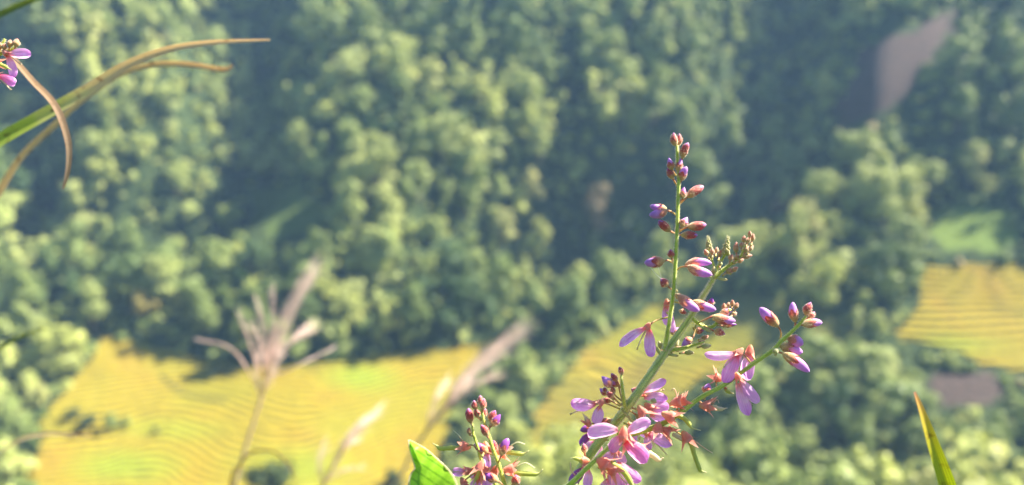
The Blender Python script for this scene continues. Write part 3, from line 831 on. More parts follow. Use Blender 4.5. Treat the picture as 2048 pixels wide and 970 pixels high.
    def flower(self, c, petals, ped=None, cal=24, kind='petal', dd=0., ckind='calyx_dry', stamen=None):
        """c: calyx pixel; petals: list of (base, tip, width[, material, depth])"""
        s = self.d / FPX; C = self.W(c[0], c[1], dd)
        mb = MB(); tips = [self.W(p[1][0], p[1][1], dd + (p[4] if len(p) > 4 else 0)) for p in petals]
        mean = sum(tips, Vector((0, 0, 0))) / len(tips)
        e = C.lerp(mean, .8 if stamen is None else 1.)
        if stamen: e = self.W(stamen[0], stamen[1], dd)
        tube(mb, [C, C.lerp(e, .6) + AF * .0006, e], [2.2 * s, 1.8 * s, 1.0 * s], n=10, sides=7)
        for k in range(5):                                    # stamens at the end of the column
            dv = (e - C).normalized() + AU * random.uniform(-.5, .5) + AR * random.uniform(-.5, .5)
            tube(mb, [e, e + dv * 5 * s], [.5 * s, .6 * s], n=3, sides=4)
        o = self.part(mb, 'flower', M['pod_pale'])
        for p in petals:
            pm = MB(); dz = p[4] if len(p) > 4 else random.uniform(-.0008, .0012)
            A = self.W(p[0][0], p[0][1], dd); B = self.W(p[1][0], p[1][1], dd + dz)
            self.petal_geo(pm, A, B, p[2] * s * .90, cup=random.uniform(.95, 1.15), curl=random.uniform(-.12, .12), tw=random.uniform(-.5, .5))
            self.part(pm, 'petal', M[p[3] if len(p) > 3 and p[3] else kind], o)
        mc = MB(); self.star(mc, C, cal * s * .8, mean, 4, .35)
        self.part(mc, 'calyx', M[ckind], o)
        if ped:
            mp = MB(); P = [C] + [self.W(q[0], q[1], dd * (1 - (i + 1) / len(ped))) for i, q in enumerate(ped)]
            tube(mp, P[::-1], [1.8 * s, 1.5 * s, 1.9 * s], n=10, sides=7)
            self.part(mp, 'pedicel', M['pedicel'], o)
        return o
    def pod(self, c, pts, w_=8, ped=None, style=None, stub=None, dd=0., mat='pod', cal=22, toward=None, sty='style'):
        s = self.d / FPX; C = self.W(c[0], c[1], dd)
        if pts:
            mb = MB(); P = [self.W(q[0], q[1], dd) for q in pts]
            tube(mb, P, [w_ * s * .35, w_ * s * .55, w_ * s * .5, w_ * s * .45, w_ * s * .18, w_ * s * .08], n=20, sides=8, flat=.55, wob=.25)
            o = self.part(mb, 'seed_pod', M[mat])
            mc = MB(); self.star(mc, C, cal * s, P[-1], random.choice((4, 5)), .6); self.part(mc, 'calyx', M['calyx_dry'], o)
        else:
            mb = MB(); self.star(mb, C, cal * s, self.W(*toward, dd) if toward else C + AU - AF, random.choice((4, 5)), .75)
            o = self.part(mb, 'withered_calyx', M['calyx_dry'])
        if style:
            ms = MB(); tube(ms, [self.W(q[0], q[1], dd) for q in style], [1.3 * s, 1.0 * s, .7 * s], n=14, sides=6); self.part(ms, 'style', M[sty], o)
        if ped:
            mp = MB(); P = [C] + [self.W(q[0], q[1]) for q in ped]; tube(mp, P, [1.7 * s, 1.6 * s], n=8, sides=6); self.part(mp, 'pedicel', M['pedicel'], o)
        return o

def ground_pt(x, y): return Vector((x, y, float(terrain(np.array([x]), np.array([y]))[0]) - .01))

# ---- main flowering plant
g0 = ground_pt(-.02, .30)
pl = Plant('flowering_plant', g0, 'tall hairy stem with pink-purple pea flowers and bud spikes, in focus at right', 'flowering plant', .25)
low = pl.W(1120, 1010)
pl.stem([(0, 0, 0, g0), (0, 0, 0, g0.lerp(low, .45) + Vector((-.012, 0, 0))), (1100, 1050), (1144, 967, .004), (1194.7, 889, .003), (1236.6, 838, .002), (1263.5, 802.5), (1299, 751.7), (1329, 707), (1343.5, 686.6), (1382.5, 631, .001), (1404.7, 594.7, .002), (1427, 557, .002)],
        [26, 26, 19, 19, 18, 17, 16, 15, 14, 12.5, 11, 10, 8.5], hair=9000, mat='stem_main', n=110, sides=14, hl=.0006)
pl.stem([(1327, 700, -.001), (1331, 689, -.001), (1340.7, 631, -.003), (1347.7, 575, -.004), (1351.8, 505.7, -.005), (1354, 460, -.005), (1356, 405, -.005), (1357.5, 350, -.005), (1355, 318, -.005), (1354, 291, -.005)],
        [9, 8.5, 8, 7.5, 7.5, 7, 7, 6.5, 6, 5], hair=3000, n=60, hl=.0005, name='flower_stalk')
pl.stem([(1427, 557, .002), (1445, 541, .002), (1466, 525, .002), (1482.7, 511, .002), (1490, 495, .002), (1496, 482, .002)], [9, 8, 7, 6, 5, 3], hair=500, n=24, name='flower_stalk')
pl.stem([(1427, 557, .002), (1436, 532, .004), (1452, 505, .004), (1456, 478, .004)], [7, 6, 5, 3], hair=200, n=16, name='flower_stalk')
pl.stem([(1432, 545, .003), (1424, 520, .005), (1418, 495, .005), (1416, 478, .005)], [6, 5, 4, 3], hair=150, n=14, name='flower_stalk')
pl.stem([(1236, 866, -.002), (1262, 868, -.004), (1301, 857, -.005), (1330.6, 844.4, -.005), (1361.5, 825.4, -.005), (1401.8, 794.6, -.004), (1446.8, 770.6, -.004), (1485.8, 742.8, -.003), (1513.6, 722, -.003), (1547, 699.7, -.003), (1561, 683, -.003), (1580.4, 666.3, -.003), (1600, 646.8, -.003), (1612, 632, -.003)],
        [11, 11, 11, 10.5, 10, 9.5, 9, 8.5, 8.5, 8, 8, 7.5, 6.5, 5], hair=1500, n=70, hl=.0003, name='flower_stalk')
pl.stem([(1120, 985, -.008), (1144, 965, -.014), (1175, 935, -.016), (1200, 911, -.017), (1222, 889, -.018), (1232, 878, -.018)], [11, 10, 9, 8.5, 7, 5], hair=300, n=24, name='flower_stalk')
pl.stem([(1250, 815, -.001), (1247, 794, -.002), (1244, 770, -.002), (1242.5, 750, -.002)], [8, 7, 6, 4], hair=200, n=14, name='flower_stalk')
pl.stem([(1383, 634, .001), (1398, 648, .001), (1420, 655, 0), (1440, 640, 0), (1462, 618, 0)], [8, 7, 7, 6, 4], hair=200, n=20, name='flower_stalk')
pl.stem([(1330, 704, 0), (1345, 700, 0), (1368, 696, -.001), (1388, 690, -.001), (1408, 684, -.001)], [9, 8, 7, 6, 4], hair=200, n=18, name='flower_stalk')
for (b, t, w_, ped, kind) in [
    ((1350.8, 293), (1347.2, 264.7), 15, None, 'tight'), ((1356.5, 293), (1358.4, 266), 12, None, 'tight'),
    ((1364.3, 317.6), (1376.6, 285), 15, [(1358, 326)], 'tight'), ((1344.6, 341), (1337, 315), 14, [(1352, 351)], 'mid'),
    ((1354.4, 343), (1362.4, 316), 14, [(1356, 350)], 'mid'), ((1346.5, 359), (1334.2, 335), 13, [(1350, 364), (1354, 371)], 'tight'),
    ((1360.8, 363), (1373.3, 333), 17, [(1357, 373)], 'mid'), ((1365.5, 398), (1368.6, 373.8), 15, [(1358, 407)], 'dark'),
    ((1372.6, 395), (1407.5, 372), 17, [(1366, 402), (1358, 409)], 'tight'),
    ((1341.8, 463.4), (1316.4, 440.9), 15.5, [(1348, 466), (1354, 471)], 'tight'), ((1362, 455), (1375, 434), 17, [(1357, 463)], 'mid'),
    ((1373.8, 454), (1413, 449), 18, [(1366, 458), (1355, 466)], 'tight'), ((1360.8, 469.3), (1395.8, 470.5), 15, [(1354, 470)], 'tight'),
    ((1343.5, 517), (1341, 498), 14, [(1348, 524)], 'tight'), ((1331, 521), (1288, 526), 21, [(1338, 521), (1350, 529)], 'mid'),
    ((1337, 573), (1321, 557), 18, [(1342, 578), (1348, 581)], 'tight'), ]:
    pl.bud(b, t, w_, ped, kind, dd=-.005 + random.uniform(-.001, .001))
# half-open pairs (banner above, keel below)
def pair(up, lo, ped, w1, w2, dd=-.004, kind='big'):
    pl.bud(up[0], up[1], w1, None, kind, dd + .0012); pl.bud(lo[0], lo[1], w2, ped, kind, dd - .0006)
pair(((1334, 417), (1299, 412)), ((1336, 421), (1298, 431)), [(1343, 423), (1353, 431)], 15, 19)
pair(((1369, 529), (1424, 526)), ((1373, 532), (1425, 550)), [(1362, 534), (1352, 541)], 18, 21)
for (b, t, w_, ped, kind, dd) in [
    ((1354.6, 589), (1399, 622.5), 21, [(1348, 588)], 'big', -.005), ((1382.5, 602), (1432.6, 620), 20, [(1366, 606), (1346, 603)], 'big', -.003),
    ((1421, 611), (1424, 595), 13, [(1418, 625)], 'dark', .001), ((1438, 630), (1467, 617), 15, [(1425, 640)], 'mid', 0),
    ((1422.8, 632), (1471.5, 642), 19, [(1408, 640), (1396, 646)], 'mid', -.002), ((1446.5, 652), (1474, 649), 11, [(1430, 650)], 'dark', .001),
    ((1427, 661.5), (1450.6, 668.5), 15, [(1415, 655), (1408, 651)], 'tight', -.001), ((1389, 662), (1408, 661), 14, [(1386, 655)], 'tight', .001),
    ((1386, 676), (1363, 692), 16, [(1388, 668), (1392, 650)], 'big', -.002),
    ((1341, 668), (1358, 655), 17, None, 'dark', .004), ((1349, 590), (1373, 600), 13, [(1346, 585)], 'tight', .002),
    ((1357, 620), (1374, 628), 10, None, 'tight', .002)]:
    pl.bud(b, t, w_, ped, kind, dd)
for (x, y, l, w_, a, kd) in [   # young buds: centre, length, width, angle from up (clockwise)
    (1449, 613, 15, 11, -10, 'young'), (1464.6, 606, 14, 9, 5, 'young'), (1473, 611, 13, 10, 25, 'young'), (1469, 628, 12, 10, 60, 'young'), (1457, 609, 10, 8, 0, 'young'),
    (1410, 674, 16, 10, 75, 'young'), (1402, 684, 16, 10, 70, 'young'), (1412, 692, 22, 11, 85, 'green'), (1378, 705.5, 22, 11, 92, 'green'), (1352, 686, 18, 13, 45, 'green'), (1357, 698, 19, 11, 65, 'young'), (1320, 690, 18, 11, -20, 'green'), (1340, 701, 12, 8, 30, 'green'),
    (1412, 505, 14, 11, -30, 'young'), (1424, 503, 13, 10, -5, 'young'), (1433, 500, 13, 9, 10, 'young'), (1440, 507, 15, 9, 15, 'young'), (1419, 512, 11, 9, -10, 'green'),
    (1473, 495, 24, 12, 0, 'young'), (1462.5, 515, 16, 11, 20, 'young'), (1473, 515, 14, 11, 40, 'young'), (1481, 521, 15, 11, 70, 'young'), (1488, 478, 15, 10, 5, 'young'), (1496, 480.6, 14, 10, 20, 'young'), (1505, 475, 17, 11, 10, 'young'), (1499, 468, 14, 9, 0, 'young'),
    (1494, 498.7, 17, 11, 35, 'young'), (1502, 496, 15, 9, 35, 'young'), (1495, 512.6, 21, 12, 78, 'young'), (1459, 542, 18, 12, 60, 'young'), (1470, 539, 15, 10, 50, 'young'), (1427, 540, 16, 12, 0, 'green'), (1440, 527, 12, 9, 0, 'green'), (1483, 490, 12, 9, 0, 'young')]:
    a = R(a); dx = math.sin(a) * l / 2; dy = -math.cos(a) * l / 2
    pl.bud((x - dx, y - dy), (x + dx, y + dy), w_, [(x - dx * 1.7, y - dy * 1.7 + 2)], kd, dd=.002 + random.uniform(-.002, .002))
# dense woolly spike tips
def woolly(c, top, w_, dd):
    mb = MB(); n = 26
    for i in range(n):
        t = i / n; a = i * 2.4; x = c[0] + (top[0] - c[0]) * t; y = c[1] + (top[1] - c[1]) * t; ww = w_ * (1 - .75 * t)
        b0 = pl.W(x, y, dd) + (AR * math.cos(a) - AF * math.sin(a)) * ww * .22 * PXM
        b1 = b0 + (AR * math.cos(a) * .5 - AF * math.sin(a) * .5 + AU * 1.1) * ww * .42 * PXM
        lathe(mb, b0, b1, ww * .42 * PXM, lambda q: bud_prof(q), n=7, sides=7); fuzz(mb, b0, b1, ww * .42 * PXM, 22, .0003, tmax=.95)
    pl.part(mb, 'spike_tip', [M['green_bud'], M['hair']])
woolly((1418, 502), (1416, 472), 17, .005); woolly((1450, 512), (1457, 472), 21, .004); woolly((1400, 660), (1402, 652), 10, .001)
# bracts at the nodes
def bract(x, y, tx, ty, w_=6, dd=0.):
    mb = MB(); pl.petal_geo(mb, pl.W(x, y, dd), pl.W(tx, ty, dd - .001), w_ * PXM, cup=.6, nl=8, nw=5); pl.part(mb, 'bract', M['green_bud'])
for a in [(1432, 556, 1456, 560), (1428, 558, 1410, 548), (1322, 712, 1310, 692), (1332, 708, 1358, 712), (1400, 652, 1424, 664), (1255, 800, 1240, 812), (1243, 818, 1262, 840), (1258, 838, 1276, 848), (1548, 700, 1552, 712), (1346, 578, 1356, 584), (1342, 630, 1332, 624)]: bract(*a)
# open flowers
pl.flower((1334, 606), [((1336, 612), (1347, 665), 22, 'petal_pale'), ((1331, 612), (1333, 650), 17, None)], [(1347, 600)], 26, dd=.003)
pl.flower((1296, 652), [((1291, 656), (1239, 693), 22), ((1299, 659), (1303, 714), 26)], [(1312, 641), (1338, 634)], 24, dd=-.003)
pl.flower((1480, 703), [((1472, 706), (1409, 709), 21, 'petal_pale'), ((1474, 709), (1450, 767), 31), ((1484, 708), (1470, 740), 20, 'petal_pale')], [(1492, 714), (1503, 728)], 26, dd=-.005)
pl.flower((1500, 700), [((1501, 706), (1493, 760), 30)], [(1510, 722)], 30, dd=.001)
pl.flower((1476, 753), [((1481, 760), (1519, 804), 28, 'petal_pale'), ((1476, 766), (1497, 831), 31)], [(1466, 757)], 26, dd=-.006)
pl.flower((1202, 805), [((1191, 808), (1142, 806), 28), ((1199, 813), (1190, 848), 25, 'petal_pale')], [(1215, 808), (1240, 818)], 26, dd=-.003, stamen=(1146, 826))
pl.flower((1284, 788), [((1288, 784), (1333, 760), 23), ((1288, 796), (1335, 797), 21)], [(1268, 800)], 22, dd=.002)
pl.flower((1298, 815), [((1302, 816), (1338, 812), 25), ((1300, 830), (1337, 836), 26), ((1288, 820), (1278, 852), 20)], [(1280, 815)], 34, dd=.001, ckind='calyx_dry')
pl.flower((1290, 862), [((1297, 866), (1344, 891), 26), ((1294, 870), (1300, 900), 18)], [(1275, 852)], 22, dd=-.001, stamen=(1330, 905))
pl.flower((1248, 866), [((1236, 860), (1175, 870), 31, 'petal_pale'), ((1256, 866), (1301, 842), 28, 'petal_pale'), ((1250, 884), (1294, 925), 34, 'petal_magenta'), ((1243, 872), (1222, 905), 24, 'petal')], [(1232, 880)], 36, dd=-.019, ckind='calyx_dry')
pl.flower((1212, 928), [((1234, 926), (1282, 962), 28), ((1222, 940), (1238, 985), 28, 'petal_pale')], [(1196, 922), (1188, 924)], 32, dd=-.014, ckind='calyx_dry')
pl.flower((1222, 950), [((1218, 958), (1205, 1000), 30), ((1230, 958), (1262, 990), 26)], [(1196, 935)], 30, dd=-.012)
pl.flower((1196, 880), [((1190, 884), (1172, 900), 20, 'petal'), ((1200, 890), (1196, 925), 22, 'petal')], [(1216, 880)], 26, dd=.006)
pl.flower((1172, 930), [((1168, 936), (1140, 966), 24, 'bud_petal_dark'), ((1176, 938), (1172, 975), 22, 'petal')], [(1190, 915)], 24, dd=.002)
pl.flower((1232, 900), [((1228, 904), (1206, 926), 24), ((1236, 904), (1246, 932), 24, 'petal_pale')], [(1216, 890)], 26, dd=-.006)
pl.flower((1262, 852), [((1268, 852), (1300, 872), 24, 'petal_pale'), ((1262, 858), (1264, 890), 22)], [(1248, 846)], 26, dd=.003)
pl.flower((1186, 862), [((1182, 866), (1160, 892), 18, 'bud_petal_dark')], [(1206, 850)], 22, dd=.007)
pl.pod((1284, 822), None, ped=[(1262, 815)], toward=(1296, 840), cal=30, dd=-.004)
pl.pod((1316, 856), None, ped=[(1310, 850)], toward=(1312, 880), cal=28, dd=-.007, style=[(1312, 868), (1306, 884), (1310, 896)])
pl.pod((1224, 940), None, ped=[(1200, 925)], toward=(1240, 950), cal=30, dd=-.017)
pl.pod((1256, 880), None, ped=[(1236, 872)], toward=(1262, 900), cal=32, dd=-.012)
for (b, t, w_, ped, kind, dd) in [
    ((1223, 775), (1203, 752), 18, [(1230, 790), (1244, 802)], 'big', -.002), ((1239, 773), (1215.6, 756), 14, [(1240, 785), (1246, 805)], 'big', 0),
    ((1245, 750), (1238, 733), 11, None, 'tight', -.002), ((1235, 763), (1222, 746), 12, [(1242, 775)], 'tight', -.001),
    ((1216, 790), (1199, 776), 12, [(1228, 800)], 'mid', .001), ((1228, 796), (1213, 782), 12, [(1240, 808)], 'tight', -.003), ((1228, 788), (1224, 772), 10, None, 'tight', 0), ((1212, 785), (1208, 774), 9, None, 'tight', 0),
    ((1224, 802), (1203, 798), 11, [(1240, 812)], 'tight', .002), ((1192, 855), (1160, 861), 17, [(1206, 850)], 'dark', .006), ((1228, 842), (1192, 848), 18, [(1238, 838)], 'tight', .003),
    ((1169, 907), (1167, 886), 12, [(1172, 918), (1180, 928)], 'tight', -.012), ((1280, 786), (1262, 778), 16, [(1262, 800)], 'tight', .004), ((1270, 828), (1290, 842), 14, [(1258, 820)], 'young', .002),
    ((1305, 806), (1309, 796), 14, None, 'green', -.002), ((1558, 654), (1519, 614.8), 23, [(1562, 664), (1561, 680)], 'mid', -.003), ((1591.5, 646), (1585.4, 603.7), 18, [(1590, 654), (1588, 660)], 'mid', -.003), ((1611, 631), (1622, 603.7), 17, [(1610, 636)], 'tight', -.003),
    ((1616.6, 636), (1630, 623.5), 12, [(1609, 641)], 'tight', -.002), ((1604, 650), (1645, 645), 18, [(1598, 650)], 'mid', -.004),
    ((1574.8, 675), (1607, 688.5), 24, [(1568, 681)], 'big', -.002), ((1558, 690), (1606, 705), 21, [(1552, 696)], 'big', -.003), ((1563.7, 705), (1619.6, 744), 22, [(1553, 703), (1548, 700)], 'big', -.005),
    ((1547, 707), (1556, 697), 12, None, 'green', -.005), ((1412, 790), (1418, 766), 20, [(1408, 800)], 'mid', 0)]:
    pl.bud(b, t, w_, ped, kind, dd)
# withered flowers and young pods
pl.pod((1352, 806), None, ped=[(1356, 826)], style=[(1352, 800), (1353, 788), (1348, 777), (1343, 781)], toward=(1374, 800), cal=30, dd=-.004)
pl.pod((1366, 803), None, ped=[(1360, 824)], toward=(1384, 798), cal=26, dd=-.003)
pl.pod((1338, 832), [(1340, 824), (1354, 830), (1368.6, 837), (1378, 848), (1385, 856), (1402, 861)], 9, ped=[(1345, 838)], cal=34, dd=-.007)
pl.pod((1332, 862), [(1345, 868), (1360, 876), (1373, 886)], 9, ped=[(1318, 852)], cal=28, dd=-.006, mat='pod_pale')
pl.pod((1372, 874), [(1377, 880), (1385, 896), (1390, 913), (1399.4, 939), (1406, 943), (1413, 945)], 9, ped=[(1350, 862), (1338, 852)], style=[(1388, 881), (1406, 894), (1425, 906)], cal=30, dd=-.006)
pl.pod((1412, 812), [(1424, 812), (1440, 818), (1455, 816)], 9, ped=[(1395, 800)], style=[(1425, 808), (1434, 799), (1438, 806)], cal=30, dd=-.005, mat='pod_pale')
pl.pod((1436, 756), None, ped=[(1432, 770), (1438, 776)], toward=(1420, 750), cal=26, dd=.001)
pl.pod((1281, 896), [(1286, 901), (1306, 911), (1318, 920), (1327, 915)], 11, ped=[(1260, 884)], cal=26, dd=-.012, mat='pod_pale')
pl.pod((1205, 925), [(1220, 925), (1246, 942), (1262, 966), (1275, 985)], 11, ped=[(1190, 922)], cal=34, dd=-.017)
pl.pod((1450, 776), [(1448, 775), (1457, 784), (1468, 787)], 7, cal=8, dd=-.003)
pl.pod((1170, 920), [(1168, 925), (1154, 918), (1140, 916)], 8, cal=20, dd=-.014, style=[(1150, 950), (1142, 940), (1141, 925)])
pl.pod((1175, 846), [(1182, 852), (1174, 840), (1165, 826)], 9, cal=20, dd=-.002, mat='pod_pale', ped=[(1215, 850)])
# compound leaf of the stem far below the picture, so the plant is whole
def simple_leaf(P_, A, B, width, name='leaf', nl=26, nw=17, bend=.15, parent=None):
    ax = B - A; L = ax.length; n1, n2 = frame(ax, AU); a0 = ax.normalized(); mb = MB(); vs = []; ts = []; ss = []; fs = []
    for i in range(nl):
        t = i / (nl - 1); hw = width * .5 * max(math.sin(math.pi * t ** .8) ** .8, .002)
        for j in range(nw):
            v = j / (nw - 1) * 2 - 1
            vs.append(A + a0 * (L * t) + n1 * (hw * v) + n2 * (abs(v) * hw * .3 - bend * L * t * t + .002 * math.sin(t * 20 + abs(v) * 5)))
            ts.append(abs(v) if t > .02 else 1); vv = (t * 9 - abs(v) * 1.6) % 1.0
            ss.append(min(1, min(abs(v) * 9, abs(vv - .5) * 4)))
    for i in range(nl - 1):
        for j in range(nw - 1): fs.append([i * nw + j, i * nw + j + 1, (i + 1) * nw + j + 1, (i + 1) * nw + j])
    mb.add(vs, fs, ts, ss); return P_.part(mb, name, M['leaf'], parent)
for q, tfr in enumerate((.25, .4, .55, .7)):
    A = g0.lerp(low, tfr) + Vector((-.012 * math.sin(math.pi * tfr), 0, 0)); a = q * 2.3 + 1
    simple_leaf(pl, A, A + Vector((math.cos(a) * .09, math.sin(a) * .05, -.01)), .045)

# ---- second flowering plant (bottom centre) with the bright leaf
g1 = ground_pt(-.035, .34)
p2 = Plant('flowering_plant', g1, 'smaller flowering stem with red buds, pale pods and one bright leaf at bottom centre', 'flowering plant', .262)
lo2 = p2.W(1025, 1040)
p2.stem([(0, 0, 0, g1), (0, 0, 0, g1.lerp(lo2, .5)), (1025, 1040), (1010, 972), (996, 925), (985.6, 898), (977, 869), (969, 846), (963, 820)], [14, 13, 11, 9, 8, 7.5, 7, 6, 5], hair=900, n=60, hl=.0004)
p2.stem([(1015, 1000, .004), (985, 960, .004), (965, 927, .003), (952.6, 885.5, .002), (946.4, 867, .002), (945, 848, .002)], [8, 7, 6.5, 6, 5.5, 4.5], hair=400, n=30, hl=.0004, name='flower_stalk')
for (b, t, w_, ped, kind, dd) in [
    ((942.3, 848), (936.5, 816), 15.5, [(945, 853)], 'tight', .002), ((951.5, 820), (947.5, 800), 13, [(956, 832), (964, 838)], 'tight', 0), ((962, 810), (960, 790), 12, [(963, 822)], 'tight', 0), ((966, 820), (968, 796), 13, [(965, 826)], 'tight', -.001),
    ((957, 836), (948.5, 818), 13, [(963, 842)], 'tight', .001), ((967, 836), (971, 816), 11, [(966, 842)], 'tight', .003), ((981, 846), (991, 820), 17, [(979, 853)], 'tight', .001), ((982.5, 853), (1001, 828), 17, [(979, 856), (976, 862)], 'dark', -.001),
    ((975, 873), (961.5, 849), 16, [(978, 878)], 'tight', -.002), ((940, 871), (938, 854), 10, [(945, 872)], 'young', .002), ((1002, 912), (1016.5, 876), 19, [(999, 920), (996, 928)], 'dark', -.003), ((977, 906), (948, 888), 19, [(982, 908), (988, 908)], 'dark', .004),
    ((990, 905), (987, 880), 15, None, 'tight', .005), ((998, 963), (965, 949), 18, [(1004, 968), (1010, 975)], 'dark', -.004), ((1029, 972), (1032, 948), 17, [(1020, 985)], 'tight', 0), ((1022, 975), (1040, 962), 14, None, 'tight', .001)]:
    p2.bud(b, t, w_, ped, kind, dd)
p2.flower((972, 893), [((973, 898), (981, 905), 24, 'petal_pale'), ((974, 905), (975, 937), 19)], [(964, 915)], 30, dd=.006, ckind='calyx_dry')
p2.flower((938, 942), [((930, 945), (905, 944), 22)], [(955, 930)], 28, dd=.003)
p2.flower((956, 950), [((950, 950), (940, 948), 20, 'petal_pale'), ((955, 955), (945, 985), 26, 'petal_pale'), ((960, 958), (968, 985), 26)], [(965, 935)], 30, dd=.004)
p2.flower((926, 963), [((930, 968), (940, 990), 20)], [(950, 945)], 26, dd=.002)
p2.flower((990, 940), [((986, 946), (975, 975), 24, 'petal_pale')], [(994, 930)], 30, dd=.005)
p2.pod((930, 893), [(924, 895), (905, 896), (882, 897), (873, 892), (865, 886)], 9, ped=[(945, 890), (962, 906)], style=[(925, 881), (918, 871), (907, 861)], cal=28, dd=.002, mat='pod', sty='style_pale')
p2.pod((1003, 905), [(1012, 905), (1030, 906), (1045, 908), (1058, 901)], 9, ped=[(995, 915)], style=[(1021, 892), (1035, 884.4), (1050, 888.5)], cal=34, dd=.003, sty='style_pale')
p2.pod((1019, 940), [(1023, 945), (1048, 947), (1074, 948), (1086, 938)], 10, ped=[(1004, 942)], style=[(1031, 934), (1051.5, 925.7), (1070, 936)], cal=32, dd=.001, sty='style_pale')
p2.pod((962, 932), [(962, 935), (955, 952), (945, 972)], 8, cal=28, dd=-.003)
p2.pod((965, 940), None, cal=34, toward=(975, 950), dd=.001)
# the leaf: blade cut from its outline, with a bent mid part and thickness
def big_leaf(P_):
    dd = .288
    left = [(817, 880), (819, 898), (826, 922), (829, 937), (821, 948), (817, 966), (818, 1000), (828, 1045), (850, 1085)]
    right = [(821, 880), (850, 897), (868, 912), (887, 929), (902, 946), (913, 966), (920, 1000), (914, 1045), (880, 1085)]
    def samp(c, t):
        S = spline([Vector((a, b, 0)) for a, b in c], 60); return S[min(59, int(t * 59))]
    mb = MB(); nl, nw = 46, 25; vs = []; ts = []; ss = []; fs = []
    for i in range(nl):
        t = i / (nl - 1); a = samp(left, t); b = samp(right, t)
        for j in range(nw):
            u = j / (nw - 1); p = a.lerp(b, u)
            mid = .22                                           # midrib runs near the left side: the leaf is folded
            z = .004 * abs(u - mid) + .0012 * math.sin(p.x / 9 + p.y / 13) - .004 * t
            vs.append(W(p.x, p.y, dd + z))
            e = max(1 - 2 * min(u, 1 - u) * (1), 0); ts.append(.90 + .10 * e ** 6 if min(u, 1 - u) < .06 or t < .03 else .5)
            k = (p.y * .82 - p.x * .55) / 17.0; kk = (k + 300.) % 1.
            ss.append(min(1, min(abs(kk - .5) * 3.2, abs(u - mid) * 14)))
    for i in range(nl - 1):
        for j in range(nw - 1): fs.append([i * nw + j, i * nw + j + 1, (i + 1) * nw + j + 1, (i + 1) * nw + j])
    mb.add(vs, fs, ts, ss)
    o = P_.part(mb, 'leaf', M['leaf'])
    ms = MB(); tube(ms, [W(865, 1083, dd), W(900, 1110, dd + .001), W(1000, 1130, dd), W(1030, 1120, dd)], [.0008, .0008, .0009], n=12, sides=7); P_.part(ms, 'leaf_stalk', M['pedicel'], o)
    mr = MB()
    rim = [(850, 1085), (828, 1045), (818, 1000), (817, 966), (821, 948), (829, 937), (826, 922), (819, 898), (817, 880)]
    rim2 = [(819, 880), (850, 897), (868, 912), (887, 929), (902, 946), (913, 966), (920, 1000), (914, 1045), (880, 1085)]
    for rr, off_ in ((rim, .004 * .22), (rim2, .004 * .78)):
        tube(mr, [W(a, b, dd + off_ - .004 * max(0, (b - 880) / 205)) for a, b in rr], [.00022] * 4, n=40, sides=5)
    P_.part(mr, 'leaf_margin', M['pod_pale'], o)
big_leaf(p2)

# ---- flowers entering at the upper left
g2 = ground_pt(-.23, .36)
p3 = Plant('flowering_plant', g2, 'pink flower cluster reaching in from the left edge near the top', 'flowering plant', .262)
st = p3.W(-70, 500)
p3.stem([(0, 0, 0, g2), (0, 0, 0, g2.lerp(st, .5)), (-70, 500), (-45, 250), (-25, 150), (-8, 110), (2, 92), (10, 78)], [16, 15, 12, 10, 9, 8, 7, 4], hair=700, n=50)
p3.stem([(-6, 112), (10, 104), (24, 98), (31, 92)], [6, 5, 5, 4], hair=80, n=10, name='flower_stalk')
p3.flower((12, 106), [((16, 108), (62, 107), 21), ((15, 112), (27, 156), 22)], [(0, 104)], 24, dd=-.003, ckind='calyx_pink')
p3.flower((-8, 150), [((-5, 151), (31, 167), 22, 'petal_magenta')], [(-22, 140)], 24, dd=-.004, ckind='calyx_pink', stamen=(18, 176))
for (b, t, w_) in [((20, 94), (20.6, 79), 12), ((31, 94), (35, 77), 14), ((8, 100), (9, 86), 10), ((2, 96), (-2, 84), 11)]: p3.bud(b, t, w_, [(b[0] - 3, b[1] + 6)], 'young', -.003)
p3.pod((-8, 124), [(-4, 127), (10, 133), (23, 140)], 7, cal=20, dd=-.006, ped=[(-20, 140)])

